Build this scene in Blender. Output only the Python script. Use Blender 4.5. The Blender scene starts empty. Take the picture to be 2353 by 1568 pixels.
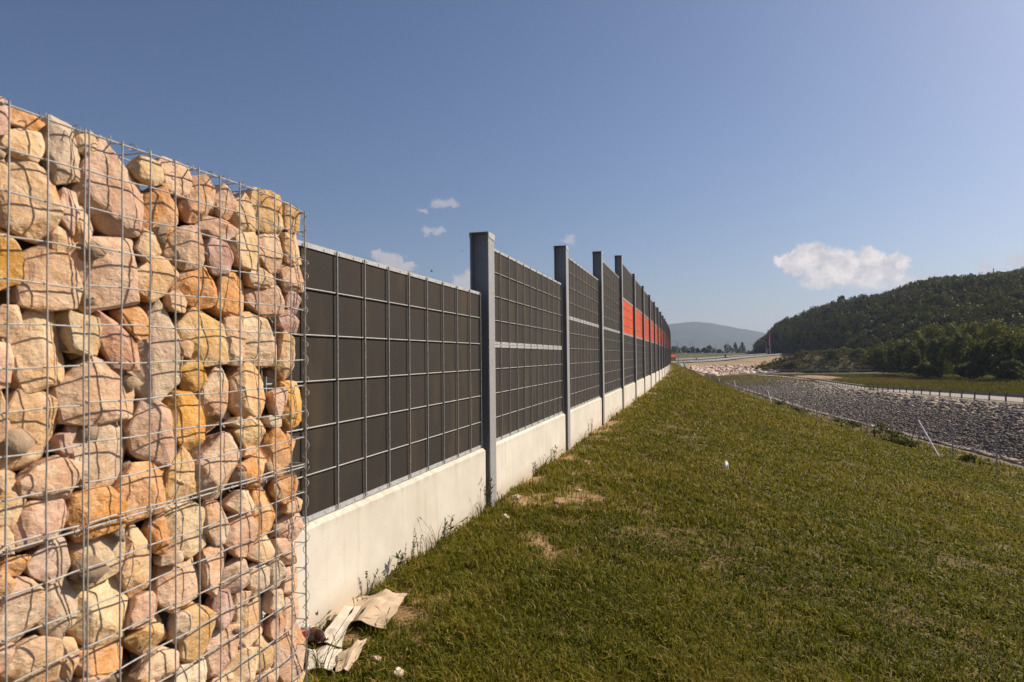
import bpy, bmesh, math, random
import numpy as np
from mathutils import Vector, Matrix

R = math.radians
rng = np.random.default_rng(7)
random.seed(7)
scene = bpy.context.scene
COL = scene.collection

# ------------------------------------------------------------------ camera
PW, PH, PF = 2353.0, 1568.0, 1569.0      # photo measured at 2353 px across, focal length in those pixels
EYE = 1.47
YAW, PITCH, ROLL = R(15.24), R(1.34), R(-0.6)
CAM_R = Matrix.Rotation(YAW, 3, 'Z') @ Matrix.Rotation(math.pi / 2 + PITCH, 3, 'X') @ Matrix.Rotation(ROLL, 3, 'Z')
cam_data = bpy.data.cameras.new('camera')
cam = bpy.data.objects.new('camera', cam_data)
COL.objects.link(cam)
cam.matrix_world = Matrix.Translation((0, 0, EYE)) @ CAM_R.to_4x4()
cam_data.sensor_width = 36.0
cam_data.lens = 24.0
cam_data.clip_start = 0.05
cam_data.clip_end = 60000
cam_data.dof.use_dof = True
cam_data.dof.focus_distance = 11.0
cam_data.dof.aperture_fstop = 6.3
scene.camera = cam

# ------------------------------------------------------------------ light
SUN_EL, SUN_AZ = R(36.0), R(43.0)        # azimuth measured from +X (straight out of the wall) toward +Y (down the wall)
to_sun = Vector((math.cos(SUN_EL) * math.cos(SUN_AZ), math.cos(SUN_EL) * math.sin(SUN_AZ), math.sin(SUN_EL)))
sun_data = bpy.data.lights.new('sun', 'SUN')
sun_data.energy = 4.9
sun_data.angle = R(0.5)
sun_data.color = (1.0, 0.87, 0.69)
sun = bpy.data.objects.new('sun', sun_data)
COL.objects.link(sun)
sun.rotation_euler = to_sun.to_track_quat('Z', 'Y').to_euler()
scene.view_settings.view_transform = 'Standard'
scene.view_settings.look = 'None'
scene.view_settings.exposure = 0.46
scene.view_settings.gamma = 1.0
SKY_STRENGTH = 0.056


def pix_dir(x, y):
    return (CAM_R @ Vector(((x - PW / 2) / PF, -(y - PH / 2) / PF, -1.0)))


def at(x, y, Z):
    """world point that stands Z metres deep in the view at photo pixel x, y"""
    v = pix_dir(x, y) * Z
    return Vector((v.x, v.y, v.z + EYE))


def azel(x, y):
    d = pix_dir(x, y).normalized()
    return math.degrees(math.atan2(d.x, d.y)), math.degrees(math.asin(d.z))


# ------------------------------------------------------------------ node helpers
class NT:
    def __init__(self, tree):
        self.t = tree
        self.n = tree.nodes
        self.l = tree.links

    def node(self, typ, **kw):
        n = self.n.new(typ)
        for k, v in kw.items():
            if k.startswith('i_'):
                key = k[2:]
                key = int(key) if key.isdigit() else key.replace('_', ' ')
                self.put(n.inputs[key], v)
            else:
                setattr(n, k, v)
        return n

    def put(self, sock, v):
        if isinstance(v, bpy.types.NodeSocket):
            self.l.new(v, sock)
        else:
            if sock.type == 'RGBA' and hasattr(v, '__len__') and len(v) == 3:
                v = (*v, 1.0)
            sock.default_value = v

    def math(self, op, a, b=0.0, c=0.0, clamp=False):
        n = self.n.new('ShaderNodeMath')
        n.operation = op
        n.use_clamp = clamp
        self.put(n.inputs[0], a)
        self.put(n.inputs[1], b)
        self.put(n.inputs[2], c)
        return n.outputs[0]

    def vmath(self, op, a, b=(0, 0, 0)):
        n = self.n.new('ShaderNodeVectorMath')
        n.operation = op
        self.put(n.inputs[0], a)
        self.put(n.inputs[1], b)
        return n.outputs['Value'] if op == 'LENGTH' else n.outputs['Vector']

    def mix(self, f, a, b, blend='MIX'):
        n = self.n.new('ShaderNodeMix')
        n.data_type = 'RGBA'
        n.blend_type = blend
        self.put(n.inputs[0], f)
        self.put(n.inputs[6], a)
        self.put(n.inputs[7], b)
        return n.outputs[2]

    def ramp(self, f, stops):
        n = self.n.new('ShaderNodeValToRGB')
        e = n.color_ramp.elements
        while len(e) < len(stops):
            e.new(0.5)
        for el, (p, c) in zip(e, stops):
            el.position = p
            el.color = (*c, 1.0) if len(c) == 3 else c
        self.put(n.inputs[0], f)
        return n.outputs[0]

    def noise(self, vec, scale, detail=4.0, rough=0.55, dist=0.0):
        n = self.n.new('ShaderNodeTexNoise')
        if vec is not None:
            self.put(n.inputs['Vector'], vec)
        n.inputs['Scale'].default_value = scale
        n.inputs['Detail'].default_value = detail
        n.inputs['Roughness'].default_value = rough
        n.inputs['Distortion'].default_value = dist
        return n.outputs[0]

    def smooth(self, x, lo, hi):
        n = self.n.new('ShaderNodeMapRange')
        n.interpolation_type = 'SMOOTHSTEP'
        self.put(n.inputs['Value'], x)
        n.inputs['From Min'].default_value = lo
        n.inputs['From Max'].default_value = hi
        return n.outputs[0]


def new_mat(name):
    m = bpy.data.materials.new(name)
    m.use_nodes = True
    nt = NT(m.node_tree)
    nt.n.clear()
    out = nt.node('ShaderNodeOutputMaterial')
    return m, nt, out


def pbr(nt, out, color, rough=0.8, metal=0.0, bump=None, bump_d=0.01, bump_s=0.5, spec=0.3):
    b = nt.node('ShaderNodeBsdfPrincipled')
    nt.put(b.inputs['Base Color'], color)
    nt.put(b.inputs['Roughness'], rough)
    nt.put(b.inputs['Metallic'], metal)
    b.inputs['Specular IOR Level'].default_value = spec
    if bump is not None:
        bn = nt.node('ShaderNodeBump')
        bn.inputs['Strength'].default_value = bump_s
        bn.inputs['Distance'].default_value = bump_d
        nt.put(bn.inputs['Height'], bump)
        nt.l.new(bn.outputs[0], b.inputs['Normal'])
    nt.l.new(b.outputs[0], out.inputs['Surface'])
    return b


def objco(nt):
    return nt.node('ShaderNodeTexCoord').outputs['Object']


def worldco(nt):
    return nt.node('ShaderNodeNewGeometry').outputs['Position']


def plain(name, color, rough=0.8, metal=0.0, var=0.25, scale=3.0, bump=0.0):
    m, nt, out = new_mat(name)
    co = objco(nt)
    n = nt.noise(co, scale, 5.0)
    c = nt.mix(nt.smooth(n, 0.25, 0.75), tuple(x * (1 - var) for x in color), tuple(min(1, x * (1 + var)) for x in color))
    pbr(nt, out, c, rough, metal, bump=nt.noise(co, scale * 8, 4.0) if bump else None, bump_d=bump)
    return m


# ------------------------------------------------------------------ world: nishita sky with a few cumulus
world = bpy.data.worlds.new('World')
scene.world = world
world.use_nodes = True
wn = NT(world.node_tree)
wn.n.clear()
w_out = wn.node('ShaderNodeOutputWorld')
w_bg = wn.node('ShaderNodeBackground')
w_bg.inputs['Strength'].default_value = SKY_STRENGTH
wn.l.new(w_bg.outputs[0], w_out.inputs['Surface'])
sky = wn.node('ShaderNodeTexSky')
sky.sky_type = 'NISHITA'
sky.sun_disc = False
sky.sun_elevation = SUN_EL
sky.sun_rotation = math.pi / 2 - SUN_AZ
sky.altitude = 150
sky.air_density = 1.0
sky.dust_density = 1.6
sky.ozone_density = 4.5
w_dir = wn.node('ShaderNodeTexCoord').outputs['Generated']
w_sep = wn.node('ShaderNodeSeparateXYZ')
wn.l.new(w_dir, w_sep.inputs[0])
w_az = wn.math('MULTIPLY', wn.math('ARCTAN2', w_sep.outputs[0], w_sep.outputs[1]), 57.29578)
w_el = wn.math('MULTIPLY', wn.math('ARCSINE', w_sep.outputs[2]), 57.29578)
w_cmb = wn.node('ShaderNodeCombineXYZ')
wn.put(w_cmb.inputs[0], w_az)
wn.put(w_cmb.inputs[1], w_el)
w_v = w_cmb.outputs[0]
w_warp = wn.node('ShaderNodeTexNoise')
wn.put(w_warp.inputs['Vector'], w_v)
w_warp.inputs['Scale'].default_value = 1.1
w_warp.inputs['Detail'].default_value = 6.0
w_warp.inputs['Roughness'].default_value = 0.68
w_off = wn.vmath('MULTIPLY', wn.vmath('SUBTRACT', w_warp.outputs[1], (0.5, 0.5, 0.5)), (1.9, 1.7, 0.0))
w_vw = wn.vmath('ADD', w_v, w_off)


def cloud_field(blobs):
    """distance field of a cumulus: the nearest of its round heads, blobs in photo pixels"""
    best = None
    for (x, y, rx, ry) in blobs:
        a, e = azel(x, y)
        a2, e2 = azel(x + rx, y - ry)
        d = wn.vmath('LENGTH', wn.vmath('DIVIDE', wn.vmath('SUBTRACT', w_vw, (a, e, 0)), (abs(a2 - a), abs(e2 - e), 1)))
        best = d if best is None else wn.math('SMOOTH_MIN', best, d, 0.25)
    return best


def cloud_on(colour, blobs, lo, hi, amount, tone, base=None):
    d = cloud_field(blobs)
    f = wn.smooth(d, hi, lo)
    if base:
        f = wn.math('MULTIPLY', f, wn.smooth(w_el, azel(base[0], base[1])[1], azel(base[0], base[2])[1]))
    f = wn.math('MULTIPLY', f, amount)
    return wn.mix(f, colour, tone)


relief = wn.noise(w_vw, 0.9, 8.0, 0.66)
tone_big = wn.ramp(relief, [(0.38, (7.4, 7.1, 7.4)), (0.50, (10.2, 9.3, 9.1)), (0.60, (12.4, 11.0, 10.4))])
tone_low = wn.ramp(relief, [(0.3, (6.6, 6.1, 6.3)), (0.7, (8.8, 7.8, 7.6))])
# the sky of the place is a little cleaner and cooler than the raw model
sky_c = wn.mix(1.0, sky.outputs[0], (0.97, 0.975, 1.06), 'MULTIPLY')
big = [(1805, 600, 24, 14), (1830, 598, 32, 26), (1868, 590, 36, 32), (1850, 575, 22, 16), (1905, 598, 40, 30), (1950, 606, 34, 28),
       (1993, 600, 26, 32), (1988, 582, 15, 14), (2030, 612, 22, 28), (2054, 604, 18, 22), (2068, 612, 20, 24), (1930, 632, 60, 28),
       (2000, 640, 70, 30), (2060, 648, 36, 24), (1880, 626, 34, 22), (1820, 618, 14, 14), (1890, 648, 46, 18)]
c = cloud_on(sky_c, big, 0.80, 1.42, 0.92, tone_big, base=(1950, 694, 640))
low_right = [(2140, 640, 34, 10), (2262, 616, 22, 18), (2290, 632, 40, 16), (2338, 592, 26, 9), (2353, 606, 40, 20)]
c = cloud_on(c, low_right, 0.5, 1.3, 0.6, tone_low)
small = [(1024, 466, 30, 9), (1008, 470, 22, 8), (1040, 470, 16, 7), (970, 487, 12, 7), (985, 527, 18, 9), (1012, 529, 16, 9), (1312, 549, 13, 10),
         (1305, 553, 18, 5)]
c = cloud_on(c, small, 0.35, 1.35, 0.55, tone_low)
mid = [(872, 588, 18, 14), (888, 596, 28, 16), (918, 600, 16, 15), (935, 610, 24, 12), (900, 612, 44, 16), (1060, 646, 22, 18), (1082, 640, 22, 20),
       (1075, 660, 40, 16)]
c = cloud_on(c, mid, 0.6, 1.2, 0.72, tone_low)
wn.put(w_bg.inputs['Color'], c)

# ------------------------------------------------------------------ mesh helpers


def tag(o, label=None, cat=None, group=None, kind=None):
    if label:
        o['label'] = label
    if cat:
        o['category'] = cat
    if group:
        o['group'] = group
    if kind:
        o['kind'] = kind
    return o


def empty(name, loc=(0, 0, 0), rz=0.0):
    o = bpy.data.objects.new(name, None)
    o.empty_display_size = 0.1
    COL.objects.link(o)
    o.location = loc
    o.rotation_euler = (0, 0, rz)
    return o


def link_mesh(name, me, mat, parent=None):
    o = bpy.data.objects.new(name, me)
    COL.objects.link(o)
    if mat is not None:
        for m in (mat if isinstance(mat, (list, tuple)) else [mat]):
            me.materials.append(m)
    if parent is not None:
        o.parent = parent
    return o


def copy_tree(o, parent=None):
    c = o.copy()
    COL.objects.link(c)
    c.parent = parent
    for ch in list(o.children):
        copy_tree(ch, c)
    return c


class MB:
    def __init__(self):
        self.v = []
        self.f = []
        self.m = []

    def add(self, verts, faces, mi=0):
        b = len(self.v)
        self.v.extend([tuple(p) for p in verts])
        self.f.extend([tuple(i + b for i in f) for f in faces])
        self.m.extend([mi] * len(faces))
        return self

    def box(self, lo, hi, mi=0):
        x0, y0, z0 = lo
        x1, y1, z1 = hi
        return self.add([(x0, y0, z0), (x1, y0, z0), (x1, y1, z0), (x0, y1, z0), (x0, y0, z1), (x1, y0, z1), (x1, y1, z1), (x0, y1, z1)],
                        [(0, 3, 2, 1), (4, 5, 6, 7), (0, 1, 5, 4), (1, 2, 6, 5), (2, 3, 7, 6), (3, 0, 4, 7)], mi)

    def bar(self, a, b, w, h, up=(0, 0, 1), mi=0):
        a, b = Vector(a), Vector(b)
        d = (b - a).normalized()
        s = d.cross(Vector(up))
        if s.length < 1e-4:
            s = d.cross(Vector((1, 0, 0)))
        s.normalize()
        u = s.cross(d)
        q = []
        for p in (a, b):
            for (i, j) in ((-1, -1), (1, -1), (1, 1), (-1, 1)):
                q.append(p + s * (i * w / 2) + u * (j * h / 2))
        return self.add(q, [(0, 1, 2, 3), (7, 6, 5, 4), (0, 4, 5, 1), (1, 5, 6, 2), (2, 6, 7, 3), (3, 7, 4, 0)], mi)

    def tube(self, pts, r, n=6, cap=True, mi=0):
        pts = [Vector(p) for p in pts]
        k = len(pts)
        rs = r if isinstance(r, (list, tuple)) else [r] * k
        verts = []
        ref = None
        for i, p in enumerate(pts):
            d = (pts[min(i + 1, k - 1)] - pts[max(i - 1, 0)]).normalized()
            if ref is None:
                ref = Vector((0, 0, 1)) if abs(d.z) < 0.9 else Vector((1, 0, 0))
            s = d.cross(ref).normalized()
            u = s.cross(d).normalized()
            ref = u
            for j in range(n):
                a = 2 * math.pi * j / n
                verts.append(p + (s * math.cos(a) + u * math.sin(a)) * rs[i])
        faces = []
        for i in range(k - 1):
            for j in range(n):
                faces.append((i * n + j, i * n + (j + 1) % n, (i + 1) * n + (j + 1) % n, (i + 1) * n + j))
        if cap:
            faces.append(tuple(range(n - 1, -1, -1)))
            faces.append(tuple((k - 1) * n + j for j in range(n)))
        return self.add(verts, faces, mi)

    def prism(self, poly, axis_a, axis_b, origin, ext, mi=0):
        """poly in (a, b) coordinates, extruded by vector ext"""
        A, B, O, E = Vector(axis_a), Vector(axis_b), Vector(origin), Vector(ext)
        n = len(poly)
        v = [O + A * p[0] + B * p[1] for p in poly]
        v += [p + E for p in v]
        f = [tuple(range(n - 1, -1, -1)), tuple(range(n, 2 * n))]
        f += [(i, (i + 1) % n, n + (i + 1) % n, n + i) for i in range(n)]
        return self.add(v, f, mi)

    def build(self, name, mat, parent=None, smooth=False):
        me = bpy.data.meshes.new(name)
        me.from_pydata(self.v, [], self.f)
        if any(self.m):
            me.polygons.foreach_set('material_index', self.m)
        if smooth:
            me.polygons.foreach_set('use_smooth', [True] * len(self.f))
        me.update()
        return link_mesh(name, me, mat, parent)


def np_mesh(name, verts, quads, mat, parent=None, tint=None, smooth=False, tris=False, col=None):
    k = 3 if tris else 4
    me = bpy.data.meshes.new(name)
    nv, nf = len(verts), len(quads)
    me.vertices.add(nv)
    me.vertices.foreach_set('co', np.ascontiguousarray(verts, np.float32).ravel())
    me.loops.add(nf * k)
    me.loops.foreach_set('vertex_index', np.ascontiguousarray(quads, np.int32).ravel())
    me.polygons.add(nf)
    me.polygons.foreach_set('loop_start', np.arange(0, nf * k, k, dtype=np.int32))
    me.update(calc_edges=True)
    if smooth:
        me.polygons.foreach_set('use_smooth', np.ones(nf, bool))
    if tint is not None:
        a = me.attributes.new('tint', 'FLOAT', 'POINT')
        a.data.foreach_set('value', np.ascontiguousarray(tint, np.float32))
    if col is not None:
        a = me.attributes.new('col', 'FLOAT_COLOR', 'POINT')
        a.data.foreach_set('color', np.ascontiguousarray(col, np.float32).ravel())
    return link_mesh(name, me, mat, parent)


# value noise
_perm = rng.random((64, 64, 64)).astype(np.float32)


def vnoise(p):
    p = np.asarray(p, np.float64)
    i = np.floor(p).astype(int)
    f = p - i
    f = f * f * (3 - 2 * f)
    out = 0
    for dx in (0, 1):
        for dy in (0, 1):
            for dz in (0, 1):
                w = (f[..., 0] if dx else 1 - f[..., 0]) * (f[..., 1] if dy else 1 - f[..., 1]) * (f[..., 2] if dz else 1 - f[..., 2])
                out = out + w * _perm[(i[..., 0] + dx) % 64, (i[..., 1] + dy) % 64, (i[..., 2] + dz) % 64]
    return out * 2 - 1


def fbm(p, o=4, g=0.5):
    s, a, t = 0, 1.0, 0
    p = np.asarray(p, np.float64)
    for k in range(o):
        s = s + a * vnoise(p * (2 ** k) + 17.3 * k)
        t += a
        a *= g
    return s / t


def n2(u, t, s, o=3, z=0.0):
    u = np.asarray(u, float)
    return fbm(np.stack([u * s, np.asarray(t, float) * s, np.full_like(u, z)], -1), o)


# ------------------------------------------------------------------ materials
def mat_galv(name, c0=(0.30, 0.31, 0.32), c1=(0.46, 0.47, 0.48), metal=0.35, rough=0.5):
    m, nt, out = new_mat(name)
    co = worldco(nt)
    n = nt.noise(co, 60, 2.0)
    n2_ = nt.noise(co, 5, 5.0)
    c = nt.mix(nt.smooth(n, 0.3, 0.7), c0, c1)
    c = nt.mix(nt.math('MULTIPLY', nt.smooth(n2_, 0.5, 0.72), 0.45), c, (0.30, 0.28, 0.25))
    pbr(nt, out, c, nt.math('ADD', nt.math('MULTIPLY', n2_, 0.25), rough - 0.12), metal, spec=0.3)
    return m


M_galv = mat_galv('galvanised_steel', (0.36, 0.37, 0.38), (0.48, 0.49, 0.50), 0.1, 0.55)
M_wire = mat_galv('galvanised_wire', (0.30, 0.295, 0.29), (0.42, 0.415, 0.41), 0.1, 0.62)
M_post = mat_galv('post_steel', (0.27, 0.275, 0.287), (0.36, 0.367, 0.38), 0.1, 0.55)
M_rail = mat_galv('rail_steel', (0.17, 0.168, 0.17), (0.24, 0.237, 0.237), 0.2, 0.55)

M_board, nt, out = new_mat('dark_absorber_board')
co = worldco(nt)
big_n = nt.noise(co, 1.3, 5.0, 0.6, 0.4)
fine_n = nt.noise(nt.vmath('MULTIPLY', co, (1, 1, 14)), 22, 3.0)
st = nt.noise(nt.vmath('MULTIPLY', co, (2.2, 2.2, 0.7)), 1.6, 4.0)
cb = nt.mix(nt.smooth(big_n, 0.35, 0.7), (0.0200, 0.0156, 0.0125), (0.031, 0.0235, 0.0175))
cb = nt.mix(nt.math('MULTIPLY', nt.smooth(st, 0.48, 0.72), 0.8), cb, (0.056, 0.037, 0.018))
cb = nt.mix(nt.math('MULTIPLY', nt.smooth(fine_n, 0.4, 0.75), 0.45), cb, (0.035, 0.03, 0.028))
pbr(nt, out, cb, 0.85, 0.0, bump=fine_n, bump_d=0.002, bump_s=0.4)

M_orange, nt, out = new_mat('orange_absorber_board')
co = worldco(nt)
cb = nt.mix(nt.smooth(nt.noise(co, 1.1, 4.0), 0.3, 0.7), (0.70, 0.075, 0.016), (0.82, 0.11, 0.024))
pbr(nt, out, cb, 0.7)

M_dark = plain('dark_rubber', (0.035, 0.030, 0.028), 0.85)
M_endcap = plain('end_strip_brown', (0.05, 0.044, 0.04), 0.7)

M_conc, nt, out = new_mat('pale_concrete')
co = worldco(nt)
v1 = nt.noise(co, 2.3, 6.0, 0.6)
v2 = nt.noise(nt.vmath('MULTIPLY', co, (6, 6, 0.8)), 2.0, 5.0)
v3 = nt.noise(co, 60, 3.0)
sepc = nt.node('ShaderNodeSeparateXYZ')
nt.put(sepc.inputs[0], co)
cc = nt.mix(nt.smooth(v1, 0.3, 0.72), (0.58, 0.535, 0.46), (0.67, 0.63, 0.56))
cc = nt.mix(nt.math('MULTIPLY', nt.smooth(v2, 0.55, 0.75), 0.42), cc, (0.46, 0.40, 0.31))
splash = nt.math('MULTIPLY', nt.smooth(nt.math('ADD', sepc.outputs[2], nt.math('MULTIPLY', v1, -0.25)), 0.08, -0.14), 0.6)
cc = nt.mix(splash, cc, (0.36, 0.26, 0.16))
topd = nt.math('MULTIPLY', nt.math('MULTIPLY', nt.smooth(sepc.outputs[2], 0.50, 0.60), nt.smooth(v2, 0.4, 0.6)), 0.45)
cc = nt.mix(topd, cc, (0.40, 0.34, 0.26))
pit = nt.smooth(v3, 0.66, 0.72)
cc = nt.mix(nt.math('MULTIPLY', pit, 0.5), cc, (0.30, 0.26, 0.20))
pbr(nt, out, cc, 0.9, bump=nt.math('ADD', v1, nt.math('MULTIPLY', v3, 0.3)), bump_d=0.006, bump_s=0.4)

# gabion stone: each stone's own colour comes from its object colour
M_stone, nt, out = new_mat('quarried_stone')
oi = nt.node('ShaderNodeObjectInfo')
co = worldco(nt)
rv = nt.vmath('ADD', co, nt.vmath('MULTIPLY', nt.node('ShaderNodeCombineXYZ', i_0=oi.outputs['Random'], i_1=oi.outputs['Random']).outputs[0], (37, 53, 0)))
a1 = nt.noise(rv, 9, 6.0, 0.62, 0.5)
a2 = nt.noise(rv, 5, 4.0, 0.6, 1.2)
a3 = nt.noise(rv, 110, 4.0, 0.7)
a4 = nt.noise(nt.vmath('MULTIPLY', rv, (1, 1, 2.2)), 28, 5.0, 0.65, 0.8)
cs = nt.mix(nt.smooth(a1, 0.32, 0.70), nt.mix(1.0, oi.outputs['Color'], (0.90, 0.84, 0.78), 'MULTIPLY'), nt.mix(0.30, oi.outputs['Color'], (0.80, 0.70, 0.58)))
cs = nt.mix(nt.math('MULTIPLY', nt.smooth(a2, 0.54, 0.68), 0.6), cs, nt.mix(0.65, oi.outputs['Color'], (0.56, 0.22, 0.05)))
cs = nt.mix(nt.math('MULTIPLY', nt.smooth(a2, 0.47, 0.33), 0.55), cs, nt.mix(0.6, oi.outputs['Color'], (0.50, 0.30, 0.25)))
cs = nt.mix(nt.math('MULTIPLY', nt.smooth(a4, 0.60, 0.74), 0.45), cs, (0.26, 0.15, 0.10))
cs = nt.mix(nt.math('MULTIPLY', nt.smooth(a3, 0.55, 0.70), 0.42), cs, (0.80, 0.72, 0.62))
cs = nt.mix(nt.math('MULTIPLY', nt.smooth(a3, 0.44, 0.30), 0.42), cs, (0.22, 0.15, 0.11))
hb = nt.math('ADD', nt.math('MULTIPLY', a4, 1.0), nt.math('MULTIPLY', a3, 0.35))
pbr(nt, out, cs, 0.92, bump=hb, bump_d=0.009, bump_s=0.7, spec=0.15)

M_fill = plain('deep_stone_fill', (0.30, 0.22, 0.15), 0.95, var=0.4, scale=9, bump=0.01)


def mat_attr(name, rough=0.95, bump_scale=30, bump_d=0.02, spec=0.15, fine=0.35):
    m, nt, out = new_mat(name)
    at_ = nt.node('ShaderNodeAttribute', attribute_name='col')
    co = worldco(nt)
    n = nt.noise(co, bump_scale, 5.0, 0.65)
    c = nt.mix(1.0, at_.outputs['Color'], nt.mix(nt.smooth(n, 0.25, 0.75), (1 - fine,) * 3, (1 + fine,) * 3), 'MULTIPLY')
    pbr(nt, out, c, rough, bump=n, bump_d=bump_d, spec=spec)
    return m


M_ground = mat_attr('soil_ground', bump_scale=22, bump_d=0.03, fine=0.5)
M_far = mat_attr('far_terrain', bump_scale=0.9, bump_d=0.3, fine=0.3)


def mat_leaf(name, stops, trans=0.35, rough=0.6):
    m, nt, out = new_mat(name)
    t = nt.node('ShaderNodeAttribute', attribute_name='tint').outputs['Fac']
    c = nt.ramp(t, stops)
    d = nt.node('ShaderNodeBsdfPrincipled')
    nt.put(d.inputs['Base Color'], c)
    d.inputs['Roughness'].default_value = rough
    d.inputs['Specular IOR Level'].default_value = 0.08
    tr = nt.node('ShaderNodeBsdfTranslucent')
    nt.put(tr.inputs['Color'], nt.mix(0.35, c, (0.22, 0.24, 0.02)))
    mx = nt.node('ShaderNodeMixShader')
    mx.inputs[0].default_value = trans
    nt.l.new(d.outputs[0], mx.inputs[1])
    nt.l.new(tr.outputs[0], mx.inputs[2])
    nt.l.new(mx.outputs[0], out.inputs['Surface'])
    return m


M_grass = mat_leaf('grass_blades', [(0.0, (0.048, 0.060, 0.005)), (0.35, (0.125, 0.130, 0.011)), (0.62, (0.215, 0.190, 0.019)), (0.80, (0.30, 0.22, 0.048)),
                                    (1.0, (0.46, 0.33, 0.14))], 0.34, 0.5)
M_meadow = mat_leaf('meadow_grass', [(0.0, (0.035, 0.040, 0.010)), (0.5, (0.085, 0.075, 0.018)), (0.8, (0.13, 0.085, 0.032)), (1.0, (0.2, 0.13, 0.06))], 0.3)
M_leaf = mat_leaf('bush_leaves', [(0.0, (0.008, 0.014, 0.004)), (0.4, (0.030, 0.042, 0.007)), (0.75, (0.105, 0.110, 0.013)), (1.0, (0.18, 0.15, 0.018))], 0.36)
M_leaf_brown = mat_leaf('dry_shrub_leaves', [(0.0, (0.022, 0.022, 0.008)), (0.35, (0.055, 0.052, 0.014)), (0.65, (0.085, 0.065, 0.022)), (1.0, (0.12, 0.075, 0.032))], 0.28)
M_wood = mat_leaf('wood_leaves', [(0.0, (0.005, 0.008, 0.003)), (0.4, (0.018, 0.026, 0.006)), (0.75, (0.046, 0.050, 0.010)), (1.0, (0.080, 0.056, 0.014))], 0.25)
M_bark = plain('tree_bark', (0.07, 0.055, 0.04), 0.95, scale=4)
M_weed = mat_leaf('weed_leaves', [(0.0, (0.03, 0.045, 0.012)), (0.6, (0.09, 0.10, 0.025)), (1.0, (0.2, 0.15, 0.06))], 0.3)


def mat_rocks(name, a, b, c):
    m, nt, out = new_mat(name)
    t = nt.node('ShaderNodeAttribute', attribute_name='tint').outputs['Fac']
    col = nt.ramp(t, [(0.0, a), (0.55, b), (1.0, c)])
    n = nt.noise(worldco(nt), 7, 5.0, 0.65)
    col = nt.mix(1.0, col, nt.mix(nt.smooth(n, 0.25, 0.75), (0.7, 0.7, 0.7), (1.2, 1.2, 1.2)), 'MULTIPLY')
    pbr(nt, out, col, 0.95, bump=n, bump_d=0.03, spec=0.1)
    return m


M_riprap = mat_rocks('grey_riprap', (0.135, 0.120, 0.108), (0.235, 0.207, 0.182), (0.52, 0.42, 0.32))
M_rubble = mat_rocks('pale_rubble', (0.40, 0.27, 0.20), (0.62, 0.47, 0.38), (0.80, 0.70, 0.62))
M_asphalt = plain('pale_road', (0.30, 0.27, 0.235), 0.9, var=0.18, scale=0.6)
M_mainroad = plain('main_road_surface', (0.30, 0.29, 0.28), 0.9, var=0.15, scale=0.1)
M_paint = plain('white_road_paint', (0.75, 0.75, 0.72), 0.8, var=0.1)
M_card = plain('brown_cardboard', (0.50, 0.385, 0.27), 0.9, var=0.12, scale=9, bump=0.002)
M_card_white = plain('pale_cardboard', (0.62, 0.55, 0.46), 0.9, var=0.1, scale=9, bump=0.002)
M_pole = plain('lamp_steel', (0.42, 0.43, 0.44), 0.6, 0.3, var=0.1)
M_lamphead = plain('lamp_head_grey', (0.6, 0.6, 0.6), 0.4, 0.2, var=0.05)
M_red = plain('banner_red', (0.50, 0.03, 0.04), 0.8, var=0.1)
M_blue = plain('banner_blue', (0.03, 0.06, 0.35), 0.8, var=0.1)
M_white = plain('banner_white', (0.75, 0.75, 0.78), 0.8, var=0.05)
M_brick = plain('brown_brick', (0.27, 0.15, 0.10), 0.9, var=0.2, scale=4)
M_green = plain('dark_green_sheet', (0.02, 0.06, 0.04), 0.6, var=0.1)
M_stake = plain('grey_timber', (0.34, 0.30, 0.26), 0.9)
M_pylon = plain('pylon_steel', (0.16, 0.17, 0.18), 0.6, 0.2)

# ------------------------------------------------------------------ layout of the place
T1, BAY, CELL = 6.436, 4.08, 0.34        # first visible post, post spacing along the wall, mesh cell
P_FACE = 2.03


def uw(t):
    t = np.asarray(t, float)
    return -P_FACE - 2.5e-4 * np.clip(t - 15, 0, None) ** 2


def piece(t, ts, vs):
    return np.interp(t, ts, vs)


F_T = [-30, 10, 34.6, 79.8, 107.7, 128, 187, 300]
F_U = [19.6, 15.3, 12.56, 7.6, 6.1, 5.6, 3.4, 0.5]
F_Z = [-3.3, -3.6, -3.95, -4.35, -4.5, -4.75, -5.8, -7.6]


def uf(t):
    return piece(t, F_T, F_U)


def zf(t):
    return piece(t, F_T, F_Z)


def ut(t):
    return piece(t, [-30, 44, 66, 86, 130, 190, 240, 300], [25.5, 17.5, 14.1, 11.6, 10, 9, 9, 9])


def zt(t):
    return piece(t, [-30, 44, 66, 86, 130, 190, 240, 300], [-4.6, -4.7, -4.72, -4.8, -5.6, -7.0, -8.2, -8.6])


def ur(t):
    t = np.asarray(t, float)
    return 20.97 + 0.0559 * t + 0.06 - np.clip(t - 235, 0, 90) ** 2 * 0.0022


def zr(t):
    return piece(t, [-30, 30, 63, 133, 250, 330], [-1.2, -1.5, -2.6, -5.0, -7.35, -7.6])


def profile(t):
    w = float(uw(t))
    f, fz, k, kz, r_, rz = float(uf(t)), float(zf(t)), float(ut(t)), float(zt(t)), float(ur(t)), float(zr(t))
    e = w + 1.1
    us = [-3000, -200, w - 14, w - 0.4, w + 0.25, e, e + 0.33 * (f - e), e + 0.7 * (f - e), f, f + 1.3, k, k + 0.45 * (r_ - k), r_ - 0.8, r_, r_ + 5.6, r_ + 9, r_ + 45, r_ + 130, 3000]
    m = fz + 0.04
    zs = [0.0, 0.3, 0.1, 0.0, 0.0, -0.07, -0.07 + 0.30 * m, -0.07 + 0.69 * m, fz, fz - 0.14, kz, kz + 0.5 * (rz - kz), rz - 0.12, rz, rz, rz - 0.1, rz + 0.4, rz + 2.2, 8.0]
    return us, zs


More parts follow.
